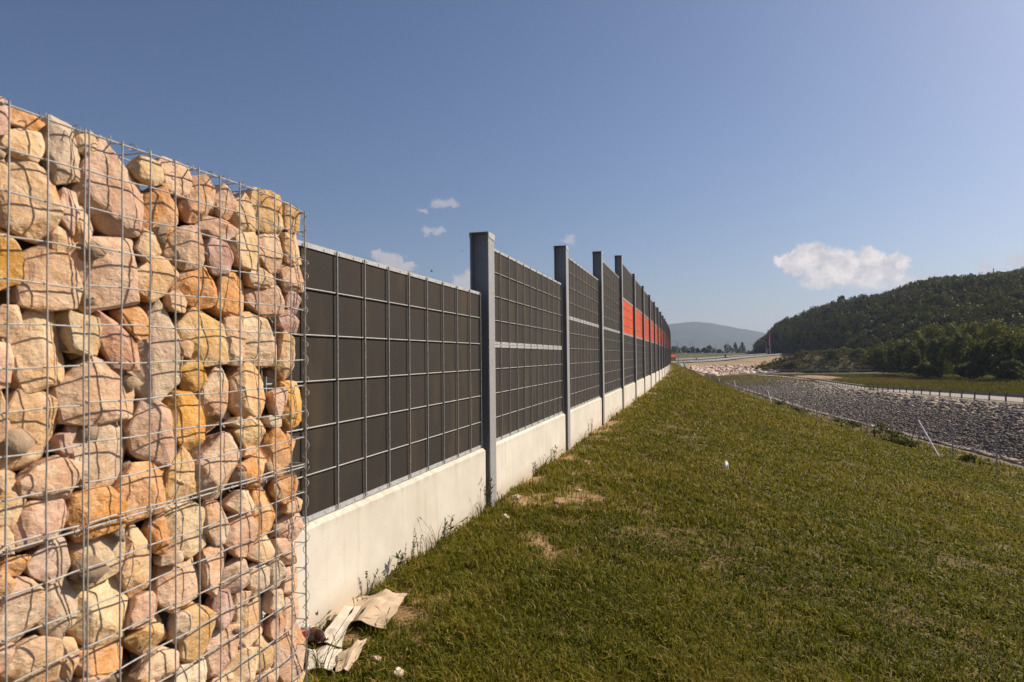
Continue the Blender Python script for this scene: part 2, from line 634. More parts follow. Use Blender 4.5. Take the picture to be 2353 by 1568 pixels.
SEC_T = [-40, -10, 0, 10, 20, 34.6, 44, 55, 66, 79.8, 86, 97, 107.7, 118, 128, 150, 170, 187, 210, 235, 260, 300, 330]
SEC = [profile(t) for t in SEC_T]
SEC_U = np.array([s[0] for s in SEC])
SEC_Z = np.array([s[1] for s in SEC])


def ground_z(u, t):
    u = np.atleast_1d(np.asarray(u, float))
    t = np.broadcast_to(np.atleast_1d(np.asarray(t, float)), u.shape)
    j = np.clip(np.searchsorted(SEC_T, t) - 1, 0, len(SEC_T) - 2)
    T = np.array(SEC_T)
    w = np.clip((t - T[j]) / (T[j + 1] - T[j]), 0, 1)
    U = SEC_U[j] * (1 - w[:, None]) + SEC_U[j + 1] * w[:, None]
    Z = SEC_Z[j] * (1 - w[:, None]) + SEC_Z[j + 1] * w[:, None]
    k = np.clip((u[:, None] >= U).sum(1) - 1, 0, U.shape[1] - 2)
    ii = np.arange(len(u))
    s = np.clip((u - U[ii, k]) / (U[ii, k + 1] - U[ii, k]), 0, 1)
    return Z[ii, k] * (1 - s) + Z[ii, k + 1] * s


def bumps(u, t):
    """small unevenness of the turf"""
    u = np.asarray(u, float)
    t = np.asarray(t, float)
    m = np.clip((u - uw(t) - 0.1) / 0.6, 0, 1)
    return m * (0.045 * n2(u, t, 0.6) + 0.022 * n2(u, t, 2.7, 3, 5.0))


def dirt(u, t):
    """0 turf .. 1 bare soil"""
    d = u - uw(t)
    near = np.clip(1.0 - np.abs(d - 0.15) / 0.75, 0, 1)
    n = n2(u, t, 0.9, 4, 3.0)
    n_s = n2(u, t, 3.1, 3, 9.0)
    a = np.clip((n * 0.55 + 0.45 * n_s + near * 0.80 - 0.57) * 3.0, 0, 1)
    gapd = np.exp(-(((d - 0.45) / 0.55) ** 2 + ((t - 6.9) / 1.0) ** 2)) + 0.8 * np.exp(-(((d - 0.75) / 0.4) ** 2 + ((t - 5.4) / 0.4) ** 2)) \
        + 0.9 * np.exp(-(((d - 0.7) / 0.55) ** 2 + ((t - 8.8) / 1.8) ** 2)) + 0.6 * np.exp(-(((d - 0.5) / 0.5) ** 2 + ((t - 13) / 2.5) ** 2)) + 0.7 * np.exp(-(((d - 0.4) / 0.35) ** 2 + ((t - 3.9) / 0.6) ** 2))
    return np.clip(np.maximum(a, gapd * (0.68 + 1.1 * n_s)), 0, 1)


# ------------------------------------------------------------------ ground sheet
def make_ground():
    t_line = np.concatenate([np.linspace(-40, 1, 12), np.linspace(1.2, 12, 150), np.geomspace(12.2, 330, 190), ])
    cols_n = [2, 6, 6, 3, 6, 46, 40, 30, 8, 10, 8, 6, 3, 4, 3, 8, 8, 8]
    UU, ZZ = [], []
    for t in t_line:
        j = min(max(np.searchsorted(SEC_T, t) - 1, 0), len(SEC_T) - 2)
        w = (t - SEC_T[j]) / (SEC_T[j + 1] - SEC_T[j])
        U = SEC_U[j] * (1 - w) + SEC_U[j + 1] * w
        Z = SEC_Z[j] * (1 - w) + SEC_Z[j + 1] * w
        us, zs = [], []
        for k, n in enumerate(cols_n):
            s = np.arange(n) / n
            us.append(U[k] + (U[k + 1] - U[k]) * s)
            zs.append(Z[k] + (Z[k + 1] - Z[k]) * s)
        us.append([U[-1]])
        zs.append([Z[-1]])
        UU.append(np.concatenate(us))
        ZZ.append(np.concatenate(zs))
    # beyond the mapped stretch the sheet runs out level to the horizon
    t_all = list(t_line)
    for t in (420, 700, 1500, 4000, 9000):
        UU.append(UU[len(t_line) - 1].copy())
        z = ZZ[len(t_line) - 1].copy()
        ZZ.append(np.minimum(z, -7.5) if t < 600 else np.full_like(z, -8.0))
        t_all.append(t)
    UU, ZZ = np.array(UU), np.array(ZZ)
    TT = np.array(t_all)[:, None] + 0 * UU
    edge = np.abs(UU) < 2900
    ZZ = np.where(edge & (TT < 330), ZZ + bumps(UU, TT) * (UU < ur(TT) - 0.5), ZZ)
    d = dirt(UU, TT)
    n = n2(UU, TT, 1.7, 4, 2.0)
    nn = n2(UU, TT, 0.12, 3, 7.0)
    grass_c = np.array([0.105, 0.084, 0.024])
    thatch = np.array([0.135, 0.088, 0.036])
    soil = np.array([0.32, 0.205, 0.10])
    bed = np.array([0.23, 0.20, 0.175])
    brown = np.array([0.16, 0.115, 0.045])
    c = grass_c + (thatch - grass_c) * np.clip(0.5 + n, 0, 1)[..., None]
    c = c + (soil * (1 + 0.25 * n[..., None]) - c) * d[..., None]
    f, k, r_ = uf(TT), ut(TT), ur(TT)
    # strip by the fence: earth and stones
    m = np.clip((UU - f + 0.7) / 0.8, 0, 1) * np.clip(0.6 + 1.3 * n2(UU, TT, 0.5, 3, 4.0), 0, 1)
    c = c + (np.array([0.13, 0.092, 0.042]) - c) * m[..., None]
    m = np.clip((UU - k + 1.8) / 0.8 + 0.8 * n, 0, 1) * (UU < r_ + 0.4)
    bedc = bed * (1 + 0.4 * n[..., None])
    # the ditch floor turns to brown grass at the far end
    g = np.maximum(np.clip((TT - 150) / 40, 0, 1) * np.clip((k + 4 - UU) / 5, 0, 1), np.clip((TT - 205) / 25, 0, 1))
    bedc = bedc + (brown - bedc) * g[..., None]
    c = c + (bedc - c) * m[..., None]
    m = (UU > r_ + 5.4).astype(float)
    mead = np.array([0.085, 0.075, 0.022]) * (1 + 0.5 * nn[..., None])
    c = c + (mead - c) * m[..., None]
    m = ((UU < uw(TT) - 0.5)).astype(float)
    c = c + (np.array([0.2, 0.19, 0.18]) - c) * m[..., None]
    far = np.clip((TT - 330) / 50, 0, 1)[..., None]
    c = c + (np.array([0.09, 0.085, 0.03]) - c) * far
    a, b = UU.shape
    V = np.stack([UU, TT, ZZ], -1).reshape(-1, 3)
    idx = np.arange(a * b).reshape(a, b)
    Q = np.stack([idx[:-1, :-1], idx[:-1, 1:], idx[1:, 1:], idx[1:, :-1]], -1).reshape(-1, 4)
    col = np.concatenate([np.clip(c.reshape(-1, 3), 0, 1), np.ones((a * b, 1))], 1)
    o = np_mesh('ground', V, Q, M_ground, col=col, smooth=True)
    tag(o, kind='structure')


make_ground()


def gz(u, t):
    return float(ground_z(u, t)[0] + bumps(np.array([u]), np.array([t]))[0])


def gp(x, y):
    """ground point under photo pixel x, y"""
    d = pix_dir(x, y)
    s = 2.0
    for _ in range(60):
        z = EYE + d.z * s
        g = gz(d.x * s, d.y * s)
        s += (z - g) / (-d.z) * 0.6
    return d.x * s, d.y * s


LITTER = [gp(*q) for q in ((760, 1430), (790, 1425), (825, 1420), (860, 1420), (895, 1415), (920, 1400), (765, 1480), (790, 1460), (740, 1530), (780, 1535), (810, 1520), (720, 1545), (720, 1490), (700, 1480))]


# ------------------------------------------------------------------ grass
def make_grass():
    N = 320000                                    # tufts thrown, many fall outside the turf
    r = np.exp(rng.uniform(math.log(1.6), math.log(240), N))
    ang = YAW * 0 + rng.uniform(R(-38), R(62), N)
    # heading measured from the view axis, positive to the right
    hd = -YAW + ang - R(8)
    u = r * np.sin(hd)
    t = r * np.cos(hd)
    keep = (u > uw(t) + 0.06) & (u < uf(t) + 3.4) & (t > 0.5)
    u, t, r = u[keep], t[keep], r[keep]
    d = dirt(u, t)
    pm = n2(u, t, 1.9, 3, 21.0)
    edge = np.clip((u - uf(t) + 0.5) / 1.5, 0, 1)
    ld = np.min([np.hypot(u - q[0], t - q[1]) for q in LITTER], axis=0)
    keep = rng.random(len(u)) < np.clip((1 - d) ** 1.0 + 0.13, 0, 1) * np.where(ld < .085, .06, 1) * np.clip(0.82 + 1.15 * pm, 0.22, 1) * (1 - 0.5 * edge)
    u, t, r = u[keep], t[keep], r[keep]
    edge = np.clip((u - uf(t) + 0.5) / 1.5, 0, 1)
    big = n2(u, t, 0.35, 3, 31.0)
    mid_ = n2(u, t, 1.3, 3, 41.0)
    pm_ = n2(u, t, 4.5, 2, 51.0)
    K = 8
    n = len(u)
    sc = np.clip(r / 5.0, 0.75, 9.0) ** 0.85
    spread = 0.022 * np.clip(r / 4, 1, 10) ** 0.8
    bu = np.repeat(u, K) + rng.normal(0, 1, n * K) * np.repeat(spread, K)
    bt = np.repeat(t, K) + rng.normal(0, 1, n * K) * np.repeat(spread, K)
    bu = np.maximum(bu, uw(bt) + 0.03)
    bz = ground_z(bu, bt) + bumps(bu, bt)
    rr = np.repeat(r, K)
    tall = np.repeat(np.clip(0.75 + 0.45 * big + 0.6 * mid_ + 0.45 * pm_ + rng.normal(0, 0.22, n) + 0.8 * edge, 0.3, 2.4), K)
    h = tall * rng.uniform(0.035, 0.095, n * K) * np.clip(rr / 14, 1, 2.2) ** 0.5
    wd = rng.uniform(0.0024, 0.0056, n * K) * np.repeat(sc, K)
    az = rng.uniform(0, 2 * math.pi, n * K)
    lean = rng.uniform(0.15, 1.15, n * K)
    dx, dy = np.cos(az), np.sin(az)
    sx, sy = -dy, dx
    base = np.stack([bu, bt, bz - 0.006], -1)
    D = np.stack([dx, dy, 0 * dx], -1)
    S = np.stack([sx, sy, 0 * sx], -1) * wd[:, None]
    Up = np.array([0, 0, 1.0])
    m1 = base + D * (h * lean * 0.28)[:, None] + Up * (h * 0.62)[:, None]
    tip = base + D * (h * lean * 0.95)[:, None] + Up * (h * np.clip(1.05 - 0.38 * lean, 0.35, 1))[:, None]
    V = np.stack([base - S, base + S, m1 + S * 0.85, m1 - S * 0.85, tip + S * 0.16, tip - S * 0.16], 1)
    tuft_t = np.repeat(np.clip(0.43 + 0.34 * big + 0.30 * mid_ + 0.2 * pm_ + rng.normal(0, 0.12, n), 0.02, 0.8), K)
    tint = np.clip(tuft_t + rng.normal(0, 0.10, n * K), 0, 0.78)
    dry = rng.random(n * K) < 0.12 + 0.10 * np.repeat(np.clip(mid_, 0, 1), K)
    tint = np.where(dry, rng.uniform(0.72, 0.97, n * K), tint)
    nb = n * K
    b6 = np.arange(nb)[:, None] * 6
    Q = np.concatenate([b6 + np.array([[0, 1, 2, 3]]), b6 + np.array([[3, 2, 4, 5]])], 0)
    T6 = np.repeat(tint, 6)
    # seed heads standing among the blades: four sided spindles on a thin stalk
    ns = 4600
    pick = rng.choice(np.where(r < 26)[0], ns)
    su = u[pick] + rng.normal(0, 0.03, ns)
    st_ = t[pick] + rng.normal(0, 0.03, ns)
    sz = ground_z(su, st_) + bumps(su, st_)
    hh = rng.uniform(0.07, 0.17, ns)
    az = rng.uniform(0, 6.28, ns)
    ln = rng.uniform(0.1, 0.8, ns)
    D = np.stack([np.cos(az) * ln, np.sin(az) * ln, 0 * az], -1)
    p0 = np.stack([su, st_, sz], -1)
    p1 = p0 + np.array([0, 0, 1.0]) * (hh * 0.72)[:, None] + D * (hh * 0.35)[:, None]
    p2 = p1 + np.array([0, 0, 1.0]) * (hh * 0.17)[:, None] + D * (hh * 0.25)[:, None]
    p3 = p2 + np.array([0, 0, 1.0]) * (hh * 0.12)[:, None] + D * (hh * 0.30)[:, None]
    S1 = np.stack([-np.sin(az), np.cos(az), 0 * az], -1)
    S2 = np.stack([0 * az, 0 * az, 1 + 0 * az], -1)
    ws = np.clip(r[pick] / 6, 0.8, 3)[:, None]
    VS = np.stack([p0 - S1 * 0.0012 * ws, p0 + S1 * 0.0012 * ws, p1 + S1 * 0.0010 * ws, p1 - S1 * 0.0010 * ws,
                   p2 + S1 * 0.0042 * ws, p2 + S2 * 0.0042 * ws, p2 - S1 * 0.0042 * ws, p2 - S2 * 0.0042 * ws, p3, p3 + S1 * 0.0005], 1)
    o0 = nb * 6
    b10 = o0 + np.arange(ns)[:, None] * 10
    QS = np.concatenate([b10 + np.array([q]) for q in ([0, 1, 2, 3], [3, 2, 4, 5], [2, 3, 6, 7], [2, 7, 4, 2 + 0], [4, 5, 8, 9], [5, 6, 8, 9], [6, 7, 8, 9], [7, 4, 8, 9])], 0)
    QS = QS[(QS[:, 0] != QS[:, 3])]
    TS = np.repeat(rng.uniform(0.62, 0.9, ns), 10)
    o = np_mesh('grass', np.concatenate([V.reshape(-1, 3), VS.reshape(-1, 3)]), np.concatenate([Q, QS]), M_grass, tint=np.concatenate([T6, TS]))
    tag(o, 'short olive green turf with straw coloured blades sloping from the barrier to the fence', 'grass', kind='stuff')


make_grass()

# ------------------------------------------------------------------ noise barrier
ORD = ['first', 'second', 'third', 'fourth', 'fifth', 'sixth', 'seventh', 'eighth', 'ninth', 'tenth', 'eleventh', 'twelfth']
LAST_BAY = 24


def panel_tree(rows, board_mat, board_word):
    """absorber panel: origin at the bay's first post axis, face at x = 0, bottom at z = 0"""
    H = rows * 0.25
    root = empty('noise_panel')
    y0, y1 = 0.115, BAY - 0.115
    b = MB().box((-0.095, y0 + 0.02, 0.005), (0.0, y1 - 0.07, H - 0.005))
    b.build('absorber_board', board_mat, root)
    for zz in (0.0, H - 0.034):
        f = MB()
        f.box((0.003, y0 + 0.02, zz + 0.005), (0.0075, y1 - 0.07, zz + 0.030))
        f.box((-0.097, y0 + 0.02, zz + 0.002 if zz == 0 else zz + 0.0302), (0.0075, y1 - 0.07, zz + 0.0048 if zz == 0 else zz + 0.0325))
        k = 0
        y = y0 + 0.10
        while y < y1 - 0.1:
            f.box((0.0075, y - 0.005, zz + 0.012), (0.0105, y + 0.005, zz + 0.022))
            y += CELL / 2
        f.build('frame_rail', M_galv, root)
    w = MB()
    for k in range(12):
        y = 0.17 + CELL * k
        y = min(y, y1 - 0.075)
        w.tube([(0.0165, y, 0.008), (0.0165, y, H - 0.008)], 0.0050, 6)
    w.build('mesh_wires_upright', M_wire, root)
    w = MB()
    for k in range(1, rows):
        w.tube([(0.0085, y0 + 0.03, k * 0.25), (0.0085, y1 - 0.075, k * 0.25)], 0.0042, 6)
    w.build('mesh_wires_level', M_wire, root)
    e = MB().box((-0.085, y1 - 0.0695, 0.012), (-0.022, y1 - 0.004, H - 0.01))
    e.build('end_strip', M_endcap, root)
    return root


def plinth_tree():
    y0, y1 = 0.118, BAY - 0.118
    m = MB()
    x0, x1 = -0.12, 0.045
    poly = [(x0, -0.5), (x1, -0.5), (x1, 0.575), (x1 - 0.028, 0.597), (x0, 0.597)]
    m.prism(poly, (1, 0, 0), (0, 0, 1), (0, y0, 0), (0, y1 - y0 - 0.045, 0))
    return m.build('concrete_plinth', M_conc)


def post_tree(top):
    root = empty('steel_post')
    xf, xb, hw, ft = 0.075, -0.115, 0.10, 0.013
    m = MB()
    z0, z1 = -0.6, top
    m.box((xf - ft, -hw, z0), (xf, hw, z1))
    m.box((xb, -hw, z0), (xb + ft, hw, z1))
    m.build('post_flanges', M_post, root)
    MB().box((xb + ft, -0.0045, z0), (xf - ft, 0.0045, z1)).build('post_web', M_post, root)
    c = MB()
    c.box((xb - 0.004, -hw - 0.004, z1 + 0.001), (xf + 0.004, hw + 0.004, z1 + 0.006))
    c.prism([(-hw - 0.004, 0.0), (hw + 0.004, 0.0), (hw + 0.004, -0.062), (-hw - 0.004, -0.045)], (0, 1, 0), (0, 0, 1), (xf + 0.001, 0, z1 + 0.001), (0.004, 0, 0))
    c.prism([(-hw - 0.004, 0.0), (hw + 0.004, 0.0), (hw + 0.004, -0.05), (-hw - 0.004, -0.05)], (0, 1, 0), (0, 0, 1), (xb - 0.005, 0, z1 + 0.001), (0.004, 0, 0))
    c.build('post_cap', M_galv, root)
    return root


_protos = {}


def inst(key, maker):
    """first use builds the thing, later uses copy it with its parts"""
    if key not in _protos:
        _protos[key] = maker()
        return _protos[key]
    return copy_tree(_protos[key])


def bay_frame(k):
    """post k stands at T1 + (k-1)*BAY; bay k lies between post k-1 and post k"""
    t0 = T1 + (k - 2) * BAY
    u0, u1 = float(uw(t0)), float(uw(t0 + BAY))
    return u0, t0, -math.atan2(u1 - u0, BAY)


def place(o, k, z):
    u0, t0, rz = bay_frame(k)
    o.location = (u0, t0, z)
    o.rotation_euler = (0, 0, rz)


def ordw(n):
    return ORD[n - 1] if n <= len(ORD) else None


BAYS = {1: [(6, 'd', .6)], 2: [(4, 'd', .6), (4, 'd', 1.6)], 3: [(6, 'd', .6), (4, 'd', 2.1)], 4: [(6, 'd', .6), (6, 'd', 2.1)]}
NAME_BAY = {1: 'in the bay touching the stone gabion', 2: 'between the first and second tall posts', 3: 'between the second and third tall posts',
            4: 'just before the orange stripe starts'}
for k in range(1, LAST_BAY + 1):
    rows = BAYS.get(k, [(6, 'd', .6), (4, 'o', 2.1), (4, 'd', 3.1)])
    for i, (nr, colr, z) in enumerate(rows):
        o = inst(('panel', nr, colr), lambda: panel_tree(nr, M_orange if colr == 'o' else M_board, colr))
        place(o, k, z)
        o.scale = (1, 1, 1)
        pos = 'single' if len(rows) == 1 else (('lower', 'upper') if len(rows) == 2 else ('lowest', 'orange', 'topmost'))[i]
        if k == 1:
            lab = 'widest dark brown mesh-covered panel, on the plinth right beside the gabion'
        elif k <= 4:
            lab = f'{pos} dark mesh panel {NAME_BAY[k]}'
        else:
            q = ordw(k - 4)
            what = {'lowest': 'dark panel under the orange one', 'orange': 'bright orange mesh-covered panel', 'topmost': 'dark panel above the orange one'}[pos]
            if q and k - 4 <= 9:
                lab = f'{what}, {q} orange bay counted from the gabion'
            else:
                lab = f'{what}, among the narrowest bays at the far end'
        tag(o, lab, 'wall panel', 'mesh-covered panels of the noise barrier')
    o = inst('plinth', plinth_tree)
    place(o, k, 0.0)
    if k == 1:
        lab = 'longest pale concrete plinth, in the bay touching the gabion'
    elif k <= 4:
        lab = f'pale concrete plinth {NAME_BAY[k]}'
    elif k - 4 <= 7:
        lab = f'pale concrete plinth under the {ordw(k - 4)} orange bay counted from the gabion'
    else:
        lab = 'pale concrete plinth among the narrowest bays at the far end of the barrier'
    tag(o, lab, 'plinth', 'concrete plinths under the noise barrier')
TOPS = {1: 2.69, 2: 3.19, 3: 3.70, 4: 4.19}
for k in range(0, LAST_BAY + 1):
    top = TOPS.get(k, 4.16)
    if k == 0:
        continue                                  # hidden inside the gabion's end
    o = inst(('post', top), lambda: post_tree(top))
    u0, t0, rz = bay_frame(k + 1)
    o.location = (u0, t0, 0)
    o.rotation_euler = (0, 0, rz)
    if k == 1:
        lab = 'nearest and largest grey steel H-post, dark hollow side showing above the low panel'
    elif k <= 4:
        lab = f'{ordw(k)} tall grey steel H-post from the gabion, standing proud of the stepped panels'
    elif k <= 12:
        lab = f'grey steel post after the {ordw(k - 4)} orange panel from the gabion end'
    else:
        lab = 'thin grey steel post among the crowded posts at the far end of the barrier'
    tag(o, lab, 'post', 'steel posts of the noise barrier')

# the continuation of the barrier seen far beyond
def far_wall():
    a, b = at(1532, 834.5, 262), at(1552.5, 834, 268)
    root = empty('far_noise_barrier', a, math.atan2(b.y - a.y, b.x - a.x))
    tag(root, 'tiny distant stretch of noise barrier with an orange stripe past the near wall', 'noise barrier')
    L = (b - a).length
    MB().box((0, -0.06, -0.4), (L, 0.06, 0.7)).build('plinth', M_conc, root)
    MB().box((0, -0.05, 0.7), (L, 0.05, 2.2)).build('dark_panel', M_board, root)
    MB().box((0, -0.05, 2.2), (L, 0.05, 3.3)).build('orange_panel', M_orange, root)
    MB().box((0, -0.05, 3.3), (L, 0.05, 4.3)).build('dark_panel', M_board, root)
    proto = MB().box((-0.08, -0.12, -0.4), (0.08, -0.052, 4.35)).build('post', M_post, root)
    for i in range(4):
        c = proto if i == 0 else proto.copy()
        if i:
            COL.objects.link(c)
        c.location = (0.1 + i * (L - 0.2) / 3, 0, 0)


far_wall()

# ------------------------------------------------------------------ gabion
GX, GT, GC = -1.4562, 2.3147, 0.0962     # face plane, near end of the basket, wire spacing
G_TOP, G_MID = 2.06, 1.06
CAMI = CAM_R.transposed()


def face_pt(x, y, plane=GX - 0.015):
    """the point of the gabion's front plane seen at photo pixel x, y"""
    d = pix_dir(x, y)
    s = plane / d.x
    return d.y * s, EYE + d.z * s


PAL = {'T': (0.62, 0.45, 0.28), 'O': (0.63, 0.33, 0.11), 'Y': (0.66, 0.47, 0.22), 'P': (0.60, 0.43, 0.32), 'G': (0.50, 0.40, 0.32), 'W': (0.72, 0.63, 0.52),
       'C': (0.68, 0.53, 0.34), 'H': (0.64, 0.36, 0.05), 'M': (0.47, 0.30, 0.27), 'K': (0.52, 0.42, 0.25), 'R': (0.58, 0.32, 0.20)}
WORD = {'T': 'tan', 'O': 'orange-brown', 'Y': 'pale yellow', 'P': 'pinkish beige', 'G': 'greyish', 'W': 'off-white', 'C': 'cream', 'H': 'deep ochre', 'M': 'mauve-tinted',
        'K': 'khaki', 'R': 'rusty pink'}
# traced centres and half sizes, in the pixels of three enlarged crops of the photograph
S1 = '''30 210 80 110 M;215 240 120 70 O;215 390 135 125 C;25 580 60 140 T;475 490 115 205 G;650 400 60 80 T;240 790 195 300 T;503 852 72 158 P;860 720 235 280 P;1035 590 122 80 C;
1275 645 105 118 P;1200 890 148 205 O;1435 800 100 165 P;1612 800 78 100 P;1550 975 132 90 P;1740 885 64 132 T;1902 885 105 130 Y;2055 925 42 92 Y;92 1200 130 212 H;365 1320 172 220 P;
450 1075 80 100 T;638 950 100 140 C;790 1240 192 255 P;1065 1115 78 120 T;1155 1290 140 165 T;1350 1110 118 140 P;1560 1175 112 135 M;1752 1125 76 148 C;1912 1145 102 138 P;2060 1130 50 112 T;
2052 1325 58 90 P;1440 1390 135 128 O;1672 1445 122 122 O;1860 1335 90 62 T;1908 1485 108 92 P;2068 1480 38 80 M;1290 1490 80 62 T'''
S2 = '''60 60 112 90 T;335 290 195 290 T;60 350 84 170 P;628 160 120 155 K;880 215 135 210 R;985 100 104 112 O;1185 300 130 310 G;1462 200 142 195 Y;1660 205 75 135 T;1850 200 136 155 C;
2032 295 50 160 T;2040 65 55 65 M;1395 440 106 115 H;1345 250 60 70 T;780 560 212 232 P;270 820 205 280 T;28 800 44 230 T;505 930 44 70 M;795 985 205 245 G;1140 835 145 195 P;
1345 745 104 210 H;1582 610 128 228 P;1806 560 126 172 T;1962 620 46 145 P;2060 630 70 160 H;1800 825 108 112 Y;1925 760 48 36 W;2004 960 98 142 O;1695 770 36 34 C;1580 1065 170 225 P;
1325 1150 122 198 Y;1805 1090 130 110 O;1785 980 60 46 T;90 1360 104 195 T;400 1180 195 140 P;320 1440 205 135 P;700 1370 190 150 O;1050 1230 150 185 O;50 1190 60 70 T'''
S3 = '''60 430 70 140 T;430 655 165 128 G;125 690 135 68 O;750 610 182 162 C;1050 610 120 235 T;1195 450 72 128 O;1395 425 155 192 K;1612 360 104 152 G;1782 205 76 70 C;1968 285 116 172 O;
2110 110 90 84 O;2155 232 50 48 C;2148 400 62 112 P;1805 415 112 155 P;1945 570 104 112 T;2118 550 80 120 P;1588 668 116 162 P;1300 600 85 50 G;1372 785 205 195 P;1755 738 110 112 P;
1915 735 72 170 G;2035 700 70 118 G;2150 765 60 102 P;185 970 172 235 P;460 1000 116 195 G;800 1000 198 245 C;1095 1005 104 122 P;1150 1190 160 222 Y;1340 1105 62 112 G;1460 1145 110 186 Y;
1668 970 82 138 M;1790 945 68 116 T;1880 1075 134 165 T;2015 940 60 88 W;2050 1085 58 86 R;2142 970 72 140 P;1620 1270 138 150 P;1790 1400 112 112 C;1950 1300 62 126 T;2130 1315 98 175 P;
780 1360 192 138 O;300 1370 195 150 T;1180 1350 155 135 C;1460 1430 142 95 W;535 1300 60 150 T;2025 1430 46 70 C;60 800 90 110 T;60 1330 90 120 P;1080 1500 110 60 T;700 1510 160 60 P;1950 1490 60 60 P;1670 1500 110 60 T;2150 1520 80 60 C'''


def load_stones():
    L = []
    for txt, ox, oy, s in ((S1, 0, 350, 1300 / 2265), (S2, 0, 1250, 1300 / 2265), (S3, 0, 1900, 1300 / 2353)):
        for it in txt.replace('\n', '').split(';'):
            a = it.split()
            x, y, rx, ry = [float(q) for q in a[:4]]
            k = 2353 / 4096
            X, Y = (ox + x * s) * k, (oy + y * s) * k
            RX, RY = rx * s * k, ry * s * k
            t, z = face_pt(X, Y)
            t0, t1 = face_pt(X - RX, Y)[0], face_pt(X + RX, Y)[0]
            z0, z1 = face_pt(X, Y + RY)[1], face_pt(X, Y - RY)[1]
            L.append([t, z, (t1 - t0) / 2, (z1 - z0) / 2, a[4]])
    # stones of the same baskets just outside the photograph's left and bottom edges
    r = random.Random(3)
    for tt in (0.98, 0.84, 0.70):
        z = 0.5
        while z < 2.0:
            b = r.uniform(0.06, 0.10)
            L.append([tt + r.uniform(-.02, .02), z + b, 0.075, b, r.choice('TPTOCG')])
            z += 2 * b
    for z in (0.40, 0.25, 0.10):
        t = 0.75
        while t < 2.28:
            a = r.uniform(0.06, 0.1)
            if min(abs(t + a - s[0]) + abs(z - s[1]) for s in L) > 0.10 and t + a < 2.27:
                L.append([t + a, z + r.uniform(-.02, .02), a, 0.08, r.choice('TPTOCG')])
            t += 2 * a
    return L


STONES = load_stones()


def stone_mesh(i, r):
    t0, z0, a, b, code = STONES[i]
    nb = [s for j, s in enumerate(STONES) if j != i and abs(s[0] - t0) < a + s[2] + 0.06 and abs(s[1] - z0) < b + s[3] + 0.06]
    K = 40
    nc = r.randint(6, 9)
    cor = sorted((2 * math.pi * (q + r.uniform(-.33, .33)) / nc) for q in range(nc))

    def reach(th):
        dx, dz = math.cos(th), math.sin(th)
        p = 4.5
        base = 1.0 / ((abs(dx) / a) ** p + (abs(dz) / b) ** p) ** (1 / p)
        lim = base * 1.24
        k = 0.35
        while k < 1.24:
            x, z = t0 + dx * base * k, z0 + dz * base * k
            mine = math.hypot((x - t0) / a, (z - z0) / b)
            if any(math.hypot((x - s[0]) / s[2], (z - s[1]) / s[3]) < mine for s in nb):
                lim = base * k
                break
            k += 0.03
        return lim
    cr = [reach(th) * r.uniform(0.97, 1.09) for th in cor]
    pts = [(math.cos(th) * c_, math.sin(th) * c_) for th, c_ in zip(cor, cr)]
    size = (a + b) / 2
    dpt = min(max(size * 1.5, 0.07), 0.16)
    hull = []
    for (px, pz) in pts:                                   # broken rim
        d0 = r.uniform(0.004, 0.05) * (size / 0.09)
        hull.append((-d0, px * 1.05, pz * 1.05))
        hull.append((-dpt * r.uniform(0.5, 0.9), px * r.uniform(.82, .98), pz * r.uniform(.82, .98)))
    for q in range(r.randint(3, 5)):                       # flat, chipped front
        an = r.uniform(0, 6.283)
        e = r.randrange(nc)
        m_ = r.uniform(0.5, 0.92)
        p, w = pts[e], pts[(e + 1) % nc]
        f = r.random()
        hull.append((-r.uniform(0, 0.016) * (size / 0.09), (p[0] * (1 - f) + w[0] * f) * m_, (p[1] * (1 - f) + w[1] * f) * m_))
    hull.append((-dpt, 0, 0))
    bm = bmesh.new()
    for p in hull:
        bm.verts.new(p)
    res = bmesh.ops.convex_hull(bm, input=bm.verts)
    junk = [e for e in bm.verts if not e.link_faces]
    bmesh.ops.delete(bm, geom=junk, context='VERTS')
    bmesh.ops.bevel(bm, geom=list(bm.edges), offset=min(0.0035, size * .05), segments=1, affect='EDGES', profile=0.5)
    bmesh.ops.triangulate(bm, faces=list(bm.faces))
    for it in range(4):
        lim = 0.011
        long_e = [e for e in bm.edges if e.calc_length() > lim * 1.5]
        if not long_e or len(bm.verts) > 1500:
            break
        bmesh.ops.subdivide_edges(bm, edges=long_e, cuts=1)
        bmesh.ops.triangulate(bm, faces=[f for f in bm.faces if len(f.verts) > 3])
    bm.normal_update()
    V = np.array([tuple(v.co) for v in bm.verts])
    Nn = np.array([tuple(v.normal) for v in bm.verts])
    off = np.array([i * 1.37, i * 0.71, 0])
    V = V + Nn * (0.0042 * fbm(V * 20 + off, 3) + 0.0028 * fbm(V * 66 + off, 2))[:, None]
    tilt = (r.uniform(-.14, .14), r.uniform(-.16, .10))
    V[:, 0] += V[:, 1] * tilt[0] + V[:, 2] * tilt[1]
    V[:, 0] -= V[:, 0].max()
    V[:, 0] -= r.uniform(0.0, 0.022)
    for v, p in zip(bm.verts, V):
        v.co = p
    me = bpy.data.meshes.new('stone')
    bm.to_mesh(me)
    bm.free()
    me.update()
    o = link_mesh('stone', me, M_stone)
    o.location = (GX - 0.008, t0, z0)
    c = PAL[code]
    j = r.uniform(0.88, 1.1)
    c = [q * g for q, g in zip(c, (1.0, 0.91, 0.82))]
    o.color = (min(1, c[0] * j * r.uniform(.96, 1.04)), c[1] * j, c[2] * j * r.uniform(.92, 1.08), 1)
    return o


def words_n(n):
    return ORD[n - 1] if n <= 12 else ['thirteenth', 'fourteenth', 'fifteenth', 'sixteenth', 'seventeenth', 'eighteenth', 'nineteenth'][min(n - 13, 6)]


